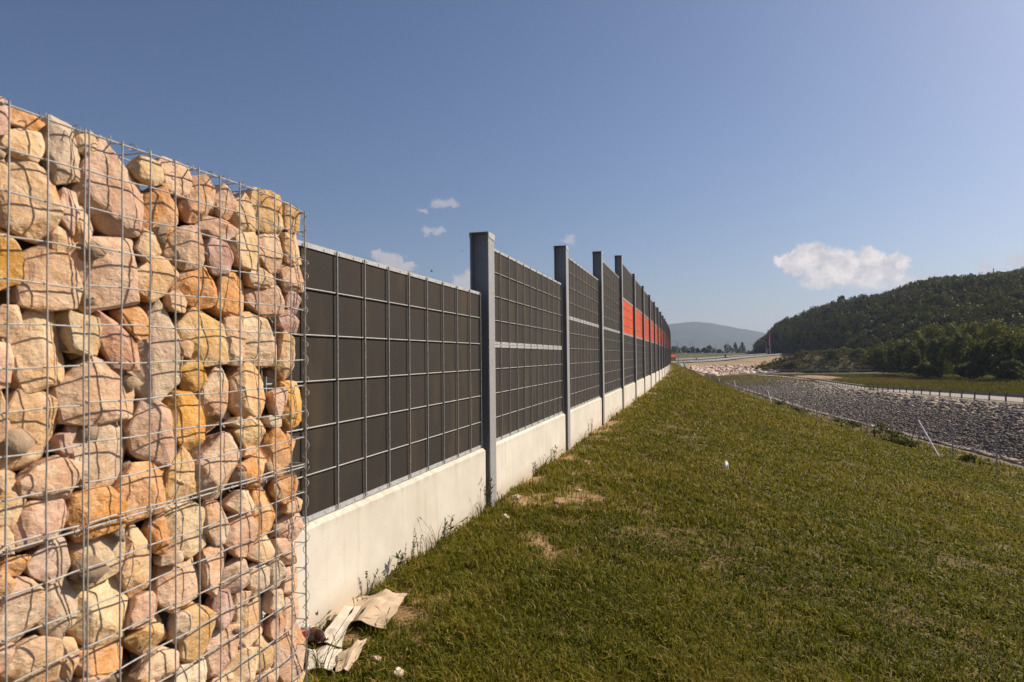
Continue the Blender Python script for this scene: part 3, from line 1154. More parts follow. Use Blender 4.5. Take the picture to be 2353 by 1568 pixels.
seen = {}
for i, (t0, z0, a, b, code) in enumerate(STONES):
    o = stone_mesh(i, random.Random(100 + i))
    colm = int((GT - t0) / GC) + 1
    upper = z0 > G_MID
    rowm = int((G_TOP - z0) / 0.1) + 1 if upper else int((G_MID - z0) / 0.1) + 1
    area = a * b
    sz = 'large ' if area > 0.0075 else ('small ' if area < 0.0025 else '')
    shp = 'upright' if b > a * 1.35 else ('flat' if a > b * 1.3 else 'blocky')
    key = (colm, rowm, upper, code, sz, shp)
    lab = f'{sz}{WORD[code]} {shp} stone, {"upper" if upper else "lower"} basket, {words_n(colm)} mesh column from right, {words_n(rowm)} row down'
    if lab in seen:
        lab = lab.replace('stone,', 'neighbour stone,')
    seen[lab] = 1
    tag(o, lab, 'stone', 'stones in the gabion baskets')

# deeper fill that only shows as dark gaps
def stone_fill():
    V, F = [], []
    ico = []
    g = (1 + 5 ** .5) / 2
    P = np.array([(-1, g, 0), (1, g, 0), (-1, -g, 0), (1, -g, 0), (0, -1, g), (0, 1, g), (0, -1, -g), (0, 1, -g), (g, 0, -1), (g, 0, 1), (-g, 0, -1), (-g, 0, 1)]) / math.hypot(1, g)
    T = np.array([(0, 11, 5), (0, 5, 1), (0, 1, 7), (0, 7, 10), (0, 10, 11), (1, 5, 9), (5, 11, 4), (11, 10, 2), (10, 7, 6), (7, 1, 8), (3, 9, 4), (3, 4, 2), (3, 2, 6), (3, 6, 8), (3, 8, 9), (4, 9, 5),
                  (2, 4, 11), (6, 2, 10), (8, 6, 7), (9, 8, 1)])
    r = np.random.default_rng(5)
    n = 0
    for layer, xx in enumerate((GX - 0.085, GX - 0.17, GX - 0.30, GX - 0.46)):
        for t in np.arange(0.6, GT - 0.06, 0.115):
            for z in np.arange(0.02, G_TOP - 0.07, 0.115):
                if layer == 0 and r.random() > 0.75:
                    continue
                p = P * (r.uniform(0.026, 0.046) if layer == 0 else r.uniform(0.058, 0.085)) * (1 + 0.35 * r.normal(0, 1, (12, 1)).clip(-1, 1)) * r.uniform(0.8, 1.1, 3)
                c = np.array([xx + r.normal(0, .02), min(t + r.normal(0, .02), GT - 0.10), min(z + r.normal(0, .02), G_TOP - 0.10)])
                V.append(p + c)
                F.append(T + 12 * n)
                n += 1
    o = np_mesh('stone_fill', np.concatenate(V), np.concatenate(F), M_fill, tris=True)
    tag(o, 'broken tan stone packed deep inside the gabion baskets, showing in the dark gaps', 'stone', kind='stuff')


stone_fill()


def wavy(p, q, n, amp, r):
    p, q = Vector(p), Vector(q)
    pts = []
    for i in range(n + 1):
        v = p.lerp(q, i / n)
        if 0 < i < n:
            v += Vector((r.uniform(-.6, .6), r.uniform(-1, 1), r.uniform(-1, 1))) * amp
        pts.append(v)
    return pts


def gabion(t0, t1, z0, z1, label, seed, lid=True, end=False, sag=0.0, drop=0.0):
    r = random.Random(seed)
    root = empty('gabion_basket', (GX, t0, z0))
    tag(root, label, 'gabion', 'wire gabion baskets')
    L, H = t1 - t0, z1 - z0
    RW = 0.0022

    def top_z(y):
        return H - sag * max(0, (y / L - 0.62) / 0.38) ** 2 - drop * (1 - y / L)
    nv = int(round(L / GC))
    nh = int(round(H / 0.1))
    m = MB()
    for k in range(nv + 1):
        y = L - k * GC
        m.tube(wavy((0.0055, y, 0.0), (0.0055, y + r.uniform(-.003, .003), top_z(y) + 0.008), nh, 0.0012, r), RW, 6)
    m.build('front_mesh_upright', M_wire, root)
    m = MB()
    for k in range(nh + 1):
        z = k * H / nh
        pts = []
        ph = r.uniform(0, 6)
        for q in range(nv * 2 + 1):
            y = L * q / (nv * 2)
            zz = z - (H - top_z(y)) * (k / nh) ** 3 + 0.0022 * math.sin(q * 0.9 + ph) * (0 if k == nh else 1)
            pts.append((0.0, y, zz))
        m.tube(pts, RW * (1.15 if k in (0, nh) else 1), 6)
    m.build('front_mesh_level', M_wire, root)
    if lid:
        m = MB()
        for k in range(nv + 1):
            y = L - k * GC
            m.tube([(0.0, y, top_z(y) + 0.003), (-0.25, y, top_z(y) + 0.004 + r.uniform(-.004, .004)), (-0.98, y, top_z(y))], RW, 5)
        for k in range(1, 11):
            m.tube([(-0.0962 * k, L * q / 8, top_z(L * q / 8) - 0.002 + r.uniform(-.003, .003)) for q in range(9)], RW, 5)
        m.build('lid_mesh', M_wire, root)
    if end:
        m = MB()
        for k in range(0, nh + 1):
            z = k * H / nh
            m.tube([(-0.002, L + 0.003, min(z, top_z(L))), (-0.98, L + 0.003, min(z, top_z(L)))], RW, 5)
        for k in range(0, 11):
            m.tube([(-0.0962 * k - 0.002, L + 0.0085, 0), (-0.0962 * k - 0.002, L + 0.0085, top_z(L))], RW, 5)
        m.build('end_mesh', M_wire, root)
        # lacing wire spiralling round the corner
        pts = []
        n = 190
        for q in range(n + 1):
            s = q / n
            a = s * 2 * math.pi * 15 + 0.8 * math.sin(s * 40)
            rr = 0.0085 + 0.004 * math.sin(s * 61) ** 2
            pts.append((0.003 + rr * math.cos(a), L + 0.004 + rr * math.sin(a), s * top_z(L)))
        MB().tube(pts, 0.0013, 5).build('lacing_wire', M_wire, root)
    # hog rings along the upper edge
    proto = None
    n = int(L / 0.075)
    for k in range(n):
        y = L - (k + 0.4 + r.uniform(-.22, .22)) * L / n
        if proto is None:
            a = [i * 2 * math.pi * 0.93 / 12 for i in range(13)]
            proto = MB().tube([(0.0105 * math.cos(q), 0.002 * q - 0.004, 0.0105 * math.sin(q)) for q in a], 0.0013, 5).build('clip_ring', M_wire, root)
            c_ = proto
        else:
            c_ = proto.copy()
            COL.objects.link(c_)
        c_.location = (-0.001, y, top_z(y) + (0.002 if lid else -0.002))
        c_.rotation_euler = (r.uniform(-.5, .5), r.uniform(0, 6.28), r.uniform(-.7, .7))
    return root


TS = GT - 10 * GC - 0.004
gabion(TS, GT, G_MID + 0.012, G_TOP, 'upper right wire gabion basket with a free end beside the dark panel', 1, True, True, 0.028, 0.022)
gabion(TS - 0.985, TS - 0.013, G_MID + 0.012, G_TOP - 0.024, 'upper left wire gabion basket cut by the photo edge', 2)
gabion(TS, GT, 0.0, G_MID, 'lower right wire gabion basket standing beside the cardboard litter', 3, False, True)
gabion(TS - 0.985, TS - 0.009, 0.0, G_MID, 'lower left wire gabion basket cut by the photo corner', 4, False)

# ------------------------------------------------------------------ litter by the gabion
def sheet(name, mat, corners, nu, nv, fold, thick=0.004):
    """bent sheet over the ground: four corners (u, t, height above ground), fold(s, q) adds height"""
    A, B, C_, D_ = [Vector(c) for c in corners]
    V, F = [], []
    for side in (0, 1):
        for j in range(nv + 1):
            for i in range(nu + 1):
                s, q = i / nu, j / nv
                p = (A.lerp(B, s)).lerp(D_.lerp(C_, s), q)
                rim_ = 1.0 if i in (0, nu) or j in (0, nv) else 0.25
                nx = fbm(np.array([[p.x * 9, p.y * 9, 3.3], [p.x * 9, p.y * 9, 9.1], [p.x * 11, p.y * 11, 5.7]]), 3)
                p = p + Vector((nx[0], nx[1], 0)) * (0.022 * rim_)
                z = gz(p.x, p.y) + p.z + 0.55 * fold(s, q) + 0.024 * (abs(nx[2]) - 0.15) - side * thick
                V.append((p.x, p.y, z))
    n = (nu + 1) * (nv + 1)
    for j in range(nv):
        for i in range(nu):
            a = j * (nu + 1) + i
            F.append((a, a + 1, a + nu + 2, a + nu + 1))
            F.append((n + a + nu + 1, n + a + nu + 2, n + a + 1, n + a))
    rim = [i for i in range(nu + 1)] + [(j + 1) * (nu + 1) - 1 for j in range(1, nv + 1)] + [nv * (nu + 1) + i for i in range(nu - 1, -1, -1)] + [j * (nu + 1) for j in range(nv - 1, 0, -1)]
    for a, b in zip(rim, rim[1:] + rim[:1]):
        F.append((b, a, n + a, n + b))
    me = bpy.data.meshes.new(name)
    me.from_pydata(V, [], F)
    me.update()
    c0 = sum((Vector(v) for v in V), Vector()) / len(V)
    o = link_mesh(name, me, mat)
    return o


def corner(x, y, h):
    u, t = gp(x, y)
    return (u, t, h)


def hump(c0, w, h):
    return lambda s, q: h * math.exp(-((s - c0) / w) ** 2)


o = sheet('cardboard', M_card, [corner(742, 1440, .045), corner(885, 1462, .035), corner(937, 1386, .06), corner(802, 1386, .06)], 16, 10,
          lambda s, q: 0.035 * math.exp(-((s - .62) / .16) ** 2) + 0.02 * math.exp(-((s - .3) / .12) ** 2) * -1 + 0.012 * math.sin(q * 5))
tag(o, 'largest creased brown cardboard flap lying against the plinth foot', 'cardboard', 'torn cardboard pieces in the grass')
o = sheet('cardboard', M_card_white, [corner(735, 1497, .045), corner(785, 1503, .04), corner(828, 1428, .085), corner(790, 1430, .085)], 8, 10, lambda s, q: 0.02 * math.sin(q * 3.1))
tag(o, 'narrow pale cardboard strip overlapping the largest flap, beside the bottle', 'cardboard', 'torn cardboard pieces in the grass')
o = sheet('cardboard', M_card_white, [corner(704, 1556, .035), corner(764, 1557, .035), corner(786, 1508, .04), corner(712, 1508, .035)], 8, 8, lambda s, q: 0.02 * math.exp(-((s - .5) / .2) ** 2))
tag(o, 'whitish folded cardboard scrap against the gabion corner, below the bottle', 'cardboard', 'torn cardboard pieces in the grass')
o = sheet('cardboard', M_card, [corner(772, 1562, .035), corner(806, 1562, .035), corner(842, 1498, .07), corner(776, 1524, .05)], 8, 8, lambda s, q: 0.02 * math.exp(-((s - .6) / .15) ** 2))
tag(o, 'pointed brown cardboard scrap with a raised tip, lowest in the photo', 'cardboard', 'torn cardboard pieces in the grass')


def bottle():
    u, t = gp(727, 1490)
    u0, t0 = gp(690, 1478)
    root = empty('bottle', (u, t, gz(u, t) + 0.052), 0)
    root.scale = (1.3, 1.35, 1.35)
    tag(root, 'brown bottle with red and white label lying at the gabion corner', 'bottle')
    d = Vector((u - u0, t - t0, 0)).normalized()
    ang = math.atan2(d.y, d.x)
    root.rotation_euler = (0, R(4), ang)
    m, nt, out = new_mat('brown_glass')
    b = pbr(nt, out, (0.045, 0.012, 0.004), 0.08, 0.0, spec=0.6)
    gl = m
    prof = [(-0.17, 0.0), (-0.17, 0.030), (-0.163, 0.035), (-0.02, 0.035), (0.0, 0.0335), (0.016, 0.029), (0.028, 0.021), (0.036, 0.0135), (0.044, 0.0125), (0.045, 0.0145), (0.056, 0.0145), (0.056, 0.0)]

    def lathe(pr, n=28):
        V, F = [], []
        for (x, rr) in pr:
            for j in range(n):
                a = 2 * math.pi * j / n
                V.append((x, rr * math.cos(a), rr * math.sin(a)))
        for i in range(len(pr) - 1):
            for j in range(n):
                F.append((i * n + j, i * n + (j + 1) % n, (i + 1) * n + (j + 1) % n, (i + 1) * n + j))
        return V, F
    mb = MB()
    mb.add(*lathe(prof))
    body = mb.build('glass_body', gl, root, smooth=True)
    m, nt, out = new_mat('bottle_label')
    co = objco(nt)
    sp = nt.node('ShaderNodeSeparateXYZ')
    nt.put(sp.inputs[0], co)
    dx = nt.math('ADD', sp.outputs[0], 0.055)
    rr = nt.math('POWER', nt.math('ADD', nt.math('POWER', dx, 2.0), nt.math('POWER', sp.outputs[1], 2.0)), 0.5)
    c_ = nt.mix(nt.math('LESS_THAN', rr, 0.030), (0.60, 0.035, 0.03), (0.80, 0.76, 0.66))
    c_ = nt.mix(nt.math('LESS_THAN', rr, 0.025), c_, (0.55, 0.05, 0.04))
    c_ = nt.mix(nt.math('LESS_THAN', rr, 0.022), c_, nt.mix(nt.smooth(nt.noise(co, 90, 2.0), 0.45, 0.55), (0.75, 0.74, 0.68), (0.24, 0.27, 0.20)))
    stripe = nt.math('MULTIPLY', nt.math('LESS_THAN', dx, -0.035), nt.math('LESS_THAN', nt.noise(nt.vmath('MULTIPLY', co, (1, 3, 3)), 60, 1.0), 0.47))
    c_ = nt.mix(stripe, c_, (0.85, 0.8, 0.75))
    pbr(nt, out, c_, 0.5)
    mb = MB()
    mb.add(*lathe([(-0.125, 0.0353), (-0.022, 0.0353)]))
    mb.build('paper_label', m, body, smooth=True)


bottle()


def carton():
    u, t = gp(1668, 1083)
    z = gz(u, t)
    root = empty('crumpled_carton', (u, t, z), R(25))
    tag(root, 'crumpled blue and white drink carton lying alone in the grass', 'carton')
    root.rotation_euler = (0, 0, R(62))
    root.scale = (.8, .8, .65)
    V = [(-.05, -.04, 0), (.05, -.03, .01), (.055, .04, 0), (-.05, .045, .01), (-.06, -.03, .15), (.03, -.045, .17), (.05, .03, .15), (-.045, .035, .18), (-.03, 0, .25), (.04, -.005, .24)]
    F = [(0, 3, 2, 1), (0, 1, 5, 4), (1, 2, 6, 5), (2, 3, 7, 6), (3, 0, 4, 7), (4, 5, 9, 8), (6, 7, 8, 9), (5, 6, 9), (7, 4, 8)]
    body = MB().add(V, F).build('carton_body', plain('carton_white', (0.72, 0.70, 0.70), 0.5), root)
    MB().add([(-.055, -.046, .02), (-.015, -.050, .02), (-.014, -.054, .10), (-.066, -.044, .10), (-.066, -.048, .12), (-.02, -.056, .125)], [(0, 1, 2, 3), (3, 2, 5, 4)]).build('blue_print', plain('carton_blue', (0.05, 0.22, 0.48), 0.5), body)
    MB().add([(-.068, .0, .01), (-.05, -.06, .0), (-.15, -.09, .05), (-.17, -.02, .11), (-.11, .01, .16)], [(0, 1, 2, 3), (0, 3, 4)]).build('torn_flap', plain('carton_inside', (0.33, 0.29, 0.27), 0.6), root)


carton()

o = MB().add([(0, 0, 0), (.05, .01, .01), (.045, .05, .03), (.0, .05, .05), (.02, .02, .075), (.06, .04, .06)], [(0, 1, 2, 3), (0, 3, 4), (0, 4, 1), (1, 4, 5), (1, 5, 2), (2, 5, 3), (3, 5, 4)]).build('plastic_scrap', plain('red_plastic', (0.55, 0.05, 0.02), 0.5))
u, t = gp(1415, 958)
o.location = (u, t, gz(u, t) + 0.03)
tag(o, 'tiny red scrap in the grass near the second tall post', 'litter')

PEBBLES = [(1160, 1192, .05, 'flat white pebble on the bare soil beside the nearest post'), (1187, 1147, .05, 'whitish pebble in the grass right of the nearest post'),
           (1020, 1268, .03, 'small pale pebble at the edge of the bare soil below the plinth'), (1280, 1158, .04, 'beige pebble on the sandy patch past the nearest post'),
           (865, 1520, .035, 'pinkish stone chip in the grass right of the pointed cardboard'), (910, 1558, .05, 'grey-white stone at the bottom edge of the turf'),
           (1330, 1130, .03, 'little tan stone in thin grass by the second bay')]
for i, (x, y, s, lab) in enumerate(PEBBLES):
    r = np.random.default_rng(60 + i)
    mb = MB()
    g = (1 + 5 ** .5) / 2
    P = np.array([(-1, g, 0), (1, g, 0), (-1, -g, 0), (1, -g, 0), (0, -1, g), (0, 1, g), (0, -1, -g), (0, 1, -g), (g, 0, -1), (g, 0, 1), (-g, 0, -1), (-g, 0, 1)]) / 1.9
    T = [(0, 11, 5), (0, 5, 1), (0, 1, 7), (0, 7, 10), (0, 10, 11), (1, 5, 9), (5, 11, 4), (11, 10, 2), (10, 7, 6), (7, 1, 8), (3, 9, 4), (3, 4, 2), (3, 2, 6), (3, 6, 8), (3, 8, 9), (4, 9, 5), (2, 4, 11), (6, 2, 10), (8, 6, 7), (9, 8, 1)]
    mb.add(P * s * r.uniform(.7, 1.2, (12, 1)) * np.array([1.2, 1.0, .6]), T)
    o = mb.build('pebble', M_stone)
    u, t = gp(x, y)
    o.location = (u, t, gz(u, t) + s * 0.3)
    o.color = (0.62, 0.53, 0.43, 1) if i != 4 else (0.6, 0.42, 0.33, 1)
    tag(o, lab, 'stone', 'loose pebbles on the turf')


# ------------------------------------------------------------------ weeds along the plinth
def weed(u, t, h, kind, seed, label):
    r = random.Random(seed)
    root = empty('weed', (u, t, gz(u, t) - 0.01))
    tag(root, label, 'weed', 'weeds along the plinth')
    V, F, TI = [], [], []

    def quad(a, b, c_, d, ti):
        k = len(V)
        V.extend([a, b, c_, d])
        F.append((k, k + 1, k + 2, k + 3))
        TI.extend([ti] * 4)
    m = MB()
    ns = {'spike': 2, 'leafy': 3, 'grass': 6}[kind]
    for s in range(ns):
        az = r.uniform(0, 6.28)
        ln = r.uniform(.08, .35) if kind != 'grass' else r.uniform(.3, .9)
        hh = h * (r.uniform(.65, 1) if s else 1)
        pts = [Vector((math.cos(az) * ln * hh * q * q + (s * .01), math.sin(az) * ln * hh * q * q, hh * (q - .12 * ln * q * q))) for q in (0, .25, .5, .75, 1)]
        m.tube(pts, [0.0022, .002, .0017, .0014, .001], 4)
        if kind == 'leafy':
            for q in range(14):
                f = r.uniform(.15, 1)
                k = min(int(f * 4), 3)
                p = pts[k].lerp(pts[k + 1], f * 4 - k)
                a2 = r.uniform(0, 6.28)
                L = r.uniform(.03, .07)
                d = Vector((math.cos(a2), math.sin(a2), r.uniform(-.1, .8))).normalized()
                sd = d.cross(Vector((0, 0, 1))).normalized() * L * .16
                quad(p, p + d * L * .5 + sd, p + d * L, p + d * L * .5 - sd, r.uniform(.2, .75))
        elif kind == 'spike':
            for q in range(46):
                f = r.uniform(.35, 1)
                k = min(int(f * 4), 3)
                p = pts[k].lerp(pts[k + 1], f * 4 - k)
                a2 = r.uniform(0, 6.28)
                d = Vector((math.cos(a2), math.sin(a2), .5)) * r.uniform(.006, .014)
                sd = d.cross(Vector((0, 0, 1))) * .5
                quad(p, p + d * .6 + sd, p + d, p + d * .6 - sd, r.uniform(.5, .9))
            for q in range(5):
                a2 = r.uniform(0, 6.28)
                p = pts[0].lerp(pts[1], r.random())
                d = Vector((math.cos(a2), math.sin(a2), .5)) * r.uniform(.03, .06)
                sd = d.cross(Vector((0, 0, 1))) * .18
                quad(p, p + d * .5 + sd, p + d, p + d * .5 - sd, r.uniform(.2, .5))
        else:
            e = pts[-1]
            d = (pts[-1] - pts[-2]).normalized()
            sd = d.cross(Vector((0, 1, 0.2))).normalized() * .005
            up = d.cross(sd).normalized() * .005
            for a_ in (sd, up):
                quad(e - d * .005, e + d * .025 + a_, e + d * .055, e + d * .025 - a_, r.uniform(.7, .95))
            for q in range(3):
                a2 = r.uniform(0, 6.28)
                L = h * r.uniform(.4, .8)
                d2 = Vector((math.cos(a2) * .5, math.sin(a2) * .5, 1)) * L
                sd = Vector((-math.sin(a2), math.cos(a2), 0)) * .0018
                p = Vector((s * .01, 0, 0))
                md, tp, tt_ = p + d2 * .6, p + d2 + Vector((math.cos(a2), math.sin(a2), -.3)) * L * .25, r.uniform(.2, .6)
                quad(p - sd, p + sd, md + sd, md - sd, tt_)
                quad(md - sd, md + sd, tp + sd * .15, tp - sd * .15, tt_)
    m.build('stem', M_stem, root)
    np_mesh('leaves', np.array([tuple(v) for v in V]), np.array(F), M_weed, root, tint=np.array(TI))


M_stem = plain('weed_stem', (0.13, 0.11, 0.04), 0.8)
WEEDS = [(1100, 1172, .42, 'leafy', 'tallest leafy weed against the plinth just before the nearest post'), (1078, 1190, .30, 'grass', 'grassy weed clump left of the tallest leafy weed'),
         (918, 1292, .30, 'spike', 'spiky seed-headed weed against the middle of the first plinth'), (893, 1305, .24, 'spike', 'shorter spiky weed just left of the spiky seed-headed one'),
         (960, 1268, .36, 'grass', 'arching foxtail grass before the first plinth'), (880, 1335, .20, 'leafy', 'low leafy weed near the cardboard flap'),
         (822, 1378, .20, 'spike', 'thin dry spike weed above the largest cardboard flap'), (848, 1360, .16, 'grass', 'small grass clump between cardboard and plinth'),
         (1000, 1242, .22, 'leafy', 'small leafy weed at the right part of the first plinth'), (1180, 1092, .20, 'leafy', 'leafy weed at the foot of the second plinth near the nearest post'),
         (1215, 1082, .36, 'grass', 'tall foxtail clump in the middle of the second plinth'), (1240, 1062, .26, 'leafy', 'dense green weed at the far half of the second plinth'),
         (1330, 1015, .25, 'grass', 'grass clump at the foot of the third plinth'), (1355, 1000, .35, 'leafy', 'dark leafy weed in the middle of the third plinth'),
         (1400, 968, .4, 'grass', 'tall seeding grass before the fourth plinth'), (1455, 935, .4, 'leafy', 'leafy weed under the first orange-striped bay'),
         (716, 1452, .13, 'grass', 'little grass clump in the corner between gabion and plinth'), (728, 1556, .30, 'grass', 'thin grass stems standing in front of the whitish cardboard scrap'),
         (1145, 1160, .14, 'grass', 'short grass clump at the foot of the nearest post')]
for i, (x, y, h, kd, lab) in enumerate(WEEDS):
    u, t = gp(x, y)
    if y < 1440:
        u = max(u, float(uw(t)) + 0.075)
    weed(u, t, h, kd, 500 + i, lab)


def insect(x, y, Z, label, rz):
    root = empty('flying_insect', at(x, y, Z), rz)
    tag(root, label, 'insect', 'insects in flight')
    MB().tube([(-.006, 0, 0), (-.002, 0, 0), (.003, 0, 0), (.006, 0, 0)], [.0006, .0017, .0016, .0006], 6).build('body', M_dark, root)
    for s in (-1, 1):
        MB().add([(0, 0, .001), (-.004, s * .003, .003), (-.003, s * .009, .006), (.002, s * .007, .005)], [(0, 1, 2, 3)]).build('wing', M_endcap, root)


insect(992, 624, 3.2, 'tiny insect flying just above the first panel', 0.4)
insect(1062, 577, 3.4, 'tiny insect flying left of the nearest post', 1.9)

# ------------------------------------------------------------------ right hand side: fence, riprap, local road, guardrail
M_whitepost = plain('bright_zinc', (0.72, 0.72, 0.72), 0.5, var=0.05)


def fence():
    a = (float(uf(10.9)), 10.9)
    root = empty('wire_fence', (a[0], a[1], gz(*a)))
    tag(root, 'thin grey post and wire fence along the foot of the grass bank', 'fence')
    O = Vector(root.location)
    proto = MB().tube([(0, 0, -.3), (0, 0, 1.9)], 0.036, 6).build('fence_post', M_galv, root)
    bp = MB().tube([(0, 0, 1.78), (0.32, -2.6, -.1)], 0.046, 6).build('brace', M_whitepost, root)
    bq = MB().tube([(0, 0, 1.75), (-0.15, 1.5, -.1)], 0.028, 6).build('brace', M_brick, root)
    t = 34.6 - 3.95 * 6
    k = 0
    tops = []
    braces = 0
    while t < 230:
        p = Vector((float(uf(t)), t, gz(float(uf(t)), t)))
        c_ = proto if k == 0 else proto.copy()
        if k:
            COL.objects.link(c_)
        c_.location = p - O
        c_.rotation_euler = (R(random.uniform(-1.2, 1.2)), R(random.uniform(-1.2, 1.2)), 0)
        tops.append(p - O)
        if k % 10 == 8:
            for pr in (bp, bq):
                b = pr if braces == 0 else pr.copy()
                if braces:
                    COL.objects.link(b)
                b.location = p - O
            braces += 1
        t += 3.95
        k += 1
    w = MB()
    for h in (0.1, 0.55, 1.0, 1.45, 1.85):
        w.tube([q + Vector((0.03, 0, h)) for q in tops], 0.0035, 4)
    w.build('fence_wire', M_galv, root)


fence()

ICO_P = np.array([(-1, 1.618, 0), (1, 1.618, 0), (-1, -1.618, 0), (1, -1.618, 0), (0, -1, 1.618), (0, 1, 1.618), (0, -1, -1.618), (0, 1, -1.618), (1.618, 0, -1), (1.618, 0, 1), (-1.618, 0, -1), (-1.618, 0, 1)]) / 1.9
ICO_T = np.array([(0, 11, 5), (0, 5, 1), (0, 1, 7), (0, 7, 10), (0, 10, 11), (1, 5, 9), (5, 11, 4), (11, 10, 2), (10, 7, 6), (7, 1, 8), (3, 9, 4), (3, 4, 2), (3, 2, 6), (3, 6, 8), (3, 8, 9), (4, 9, 5),
                  (2, 4, 11), (6, 2, 10), (8, 6, 7), (9, 8, 1)])


def rock_field(name, pts, size, tint, mat, label, seed, cat='rocks'):
    r = np.random.default_rng(seed)
    n = len(pts)
    sh = ICO_P[None] * r.uniform(.62, 1.25, (n, 12, 1)) * r.uniform(.65, 1.3, (n, 1, 3))
    az = r.uniform(0, 6.28, n)
    ca, sa = np.cos(az)[:, None], np.sin(az)[:, None]
    x = sh[..., 0] * ca - sh[..., 1] * sa
    y = sh[..., 0] * sa + sh[..., 1] * ca
    sh = np.stack([x, y, sh[..., 2] * .8], -1) * size[:, None, None]
    V = (sh + pts[:, None, :]).reshape(-1, 3)
    F = (ICO_T[None] + 12 * np.arange(n)[:, None, None]).reshape(-1, 3)
    o = np_mesh(name, V, F, mat, tris=True, tint=np.repeat(tint, 12))
    tag(o, label, cat, kind='stuff')


def riprap():
    N = 52000
    t = np.exp(rng.uniform(math.log(26), math.log(250), N))
    lo, hi = ut(t) - 1.2, ur(t) - 0.75
    s = rng.beta(1.0, 1.15, N)
    u = lo + (hi - lo) * s
    top = n2(u, t, 0.25, 3, 77.0)
    z = ground_z(u, t)
    size = rng.gamma(3.0, 0.026, N) + 0.04 + 0.40 * np.clip((s - 0.5) * 2.2, 0, 1) * rng.random(N) ** 5
    size = np.minimum(np.where(s < 0.6, np.minimum(size, 0.17), size) * np.clip(t / 80, 0.85, 1.3), np.where(s > 0.9, 0.17, 0.5))
    tint = np.clip(rng.normal(0.36, 0.16, N) + 0.9 * np.clip((s - 0.56) * 2.4 + 0.7 * top, 0, 1) * rng.random(N) ** .7 + (rng.random(N) < 0.03) * 0.5, 0, 1)
    # a light line of stones at the toe
    toe = s < 0.06
    tint = np.where(toe, np.clip(tint + 0.35 * (n2(u, t, .4, 2, 5.5) > .05), 0, 1), tint)
    size = np.where(toe, size * 1.4, size)
    endk = rng.random(N) < np.clip(1.25 - (t - 175) / 70 + 0.9 * n2(u, t, 0.09, 3, 81.0) + 0.5 * (s - 0.4), 0, 1)
    u, t, z, size, tint = u[endk], t[endk], z[endk], size[endk], tint[endk]
    rock_field('riprap', np.stack([u, t, z + size * 0.15], -1), size, tint, M_riprap, 'grey broken riprap stone covering the bank below the guardrail', 11)


riprap()


def strip(name, left, right, mat, zoff=0.004, kind='structure'):
    V = [(p[0], p[1], p[2] + zoff) for p in left] + [(p[0], p[1], p[2] + zoff) for p in right]
    n = len(left)
    F = [(i, n + i, n + i + 1, i + 1) for i in range(n - 1)]
    return tag(MB().add(V, F).build(name, mat), kind=kind)


ts = np.concatenate([np.linspace(-30, 230, 60), np.linspace(235, 318, 30)])
strip('road', [(float(ur(t)) + .45, t, float(zr(t)) + .03) for t in ts], [(float(ur(t)) + 5.3, t, float(zr(t)) + .03) for t in ts], M_asphalt)
# the road turns back to the right at its far end
RT = [at(x, 856, 300 + (x - 1752) * .02) for x in (1752, 1790, 1850, 1920, 2000, 2060, 2130)]
RT = [Vector((p.x, p.y, max(p.z, gz(p.x, p.y)) + 0.05)) for p in RT]


def guardrail(pts, label, post_step=4.0, height=0.75, name='guardrail', posts_max=100, beam=0.31):
    """W-beam rail on posts along a ground polyline"""
    pts = [Vector(p) for p in pts]
    root = empty(name, pts[0])
    O = pts[0]
    tag(root, label, 'guardrail', 'steel guardrails')
    m = MB()
    k = len(pts)
    V = []
    prof = [(0.0, -.5), (0.04, -.38), (0.04, -.2), (0.0, -.06), (0.0, .06), (0.04, .2), (0.04, .38), (0.0, .5)]
    prof2 = [(x - 0.012, z) for x, z in prof[::-1]]
    full = prof + prof2
    n = len(full)
    for i, p in enumerate(pts):
        d = (pts[min(i + 1, k - 1)] - pts[max(i - 1, 0)])
        d.z = 0
        d.normalize()
        s = Vector((d.y, -d.x, 0))
        for (x, z) in full:
            V.append(p - O + s * (x + 0.06) + Vector((0, 0, height - beam / 2 + z * beam)))
    F = []
    for i in range(k - 1):
        for j in range(n):
            F.append((i * n + j, i * n + (j + 1) % n, (i + 1) * n + (j + 1) % n, (i + 1) * n + j))
    m.add(V, F)
    m.build('rail_beam', M_rail, root)
    proto = None
    acc, cnt = 0.0, 0
    for a, b in zip(pts[:-1], pts[1:]):
        L = (b - a).length
        while acc <= L and cnt < posts_max:
            p = a.lerp(b, acc / L) - O
            if proto is None:
                proto = MB().box((-.05, -.06, -.3), (.05, .06, height - 0.03)).build('rail_post', M_rail, root)
                c_ = proto
            else:
                c_ = proto.copy()
                COL.objects.link(c_)
            c_.location = p
            c_.rotation_euler = (0, 0, math.atan2(b.y - a.y, b.x - a.x))
            acc += post_step
            cnt += 1
        acc -= L
    return root


pl = [(float(ur(t)), t, float(zr(t))) for t in np.concatenate([np.linspace(30, 230, 80), np.linspace(234, 306, 30)])]
guardrail(pl, 'long grey guardrail on the riprap crest beside the pale local road')
guardrail([p - Vector((0, 0, 0.0)) for p in RT], 'straight level guardrail crossing beyond the gravel, returning to the right', 4.0, 1.05, beam=.42)


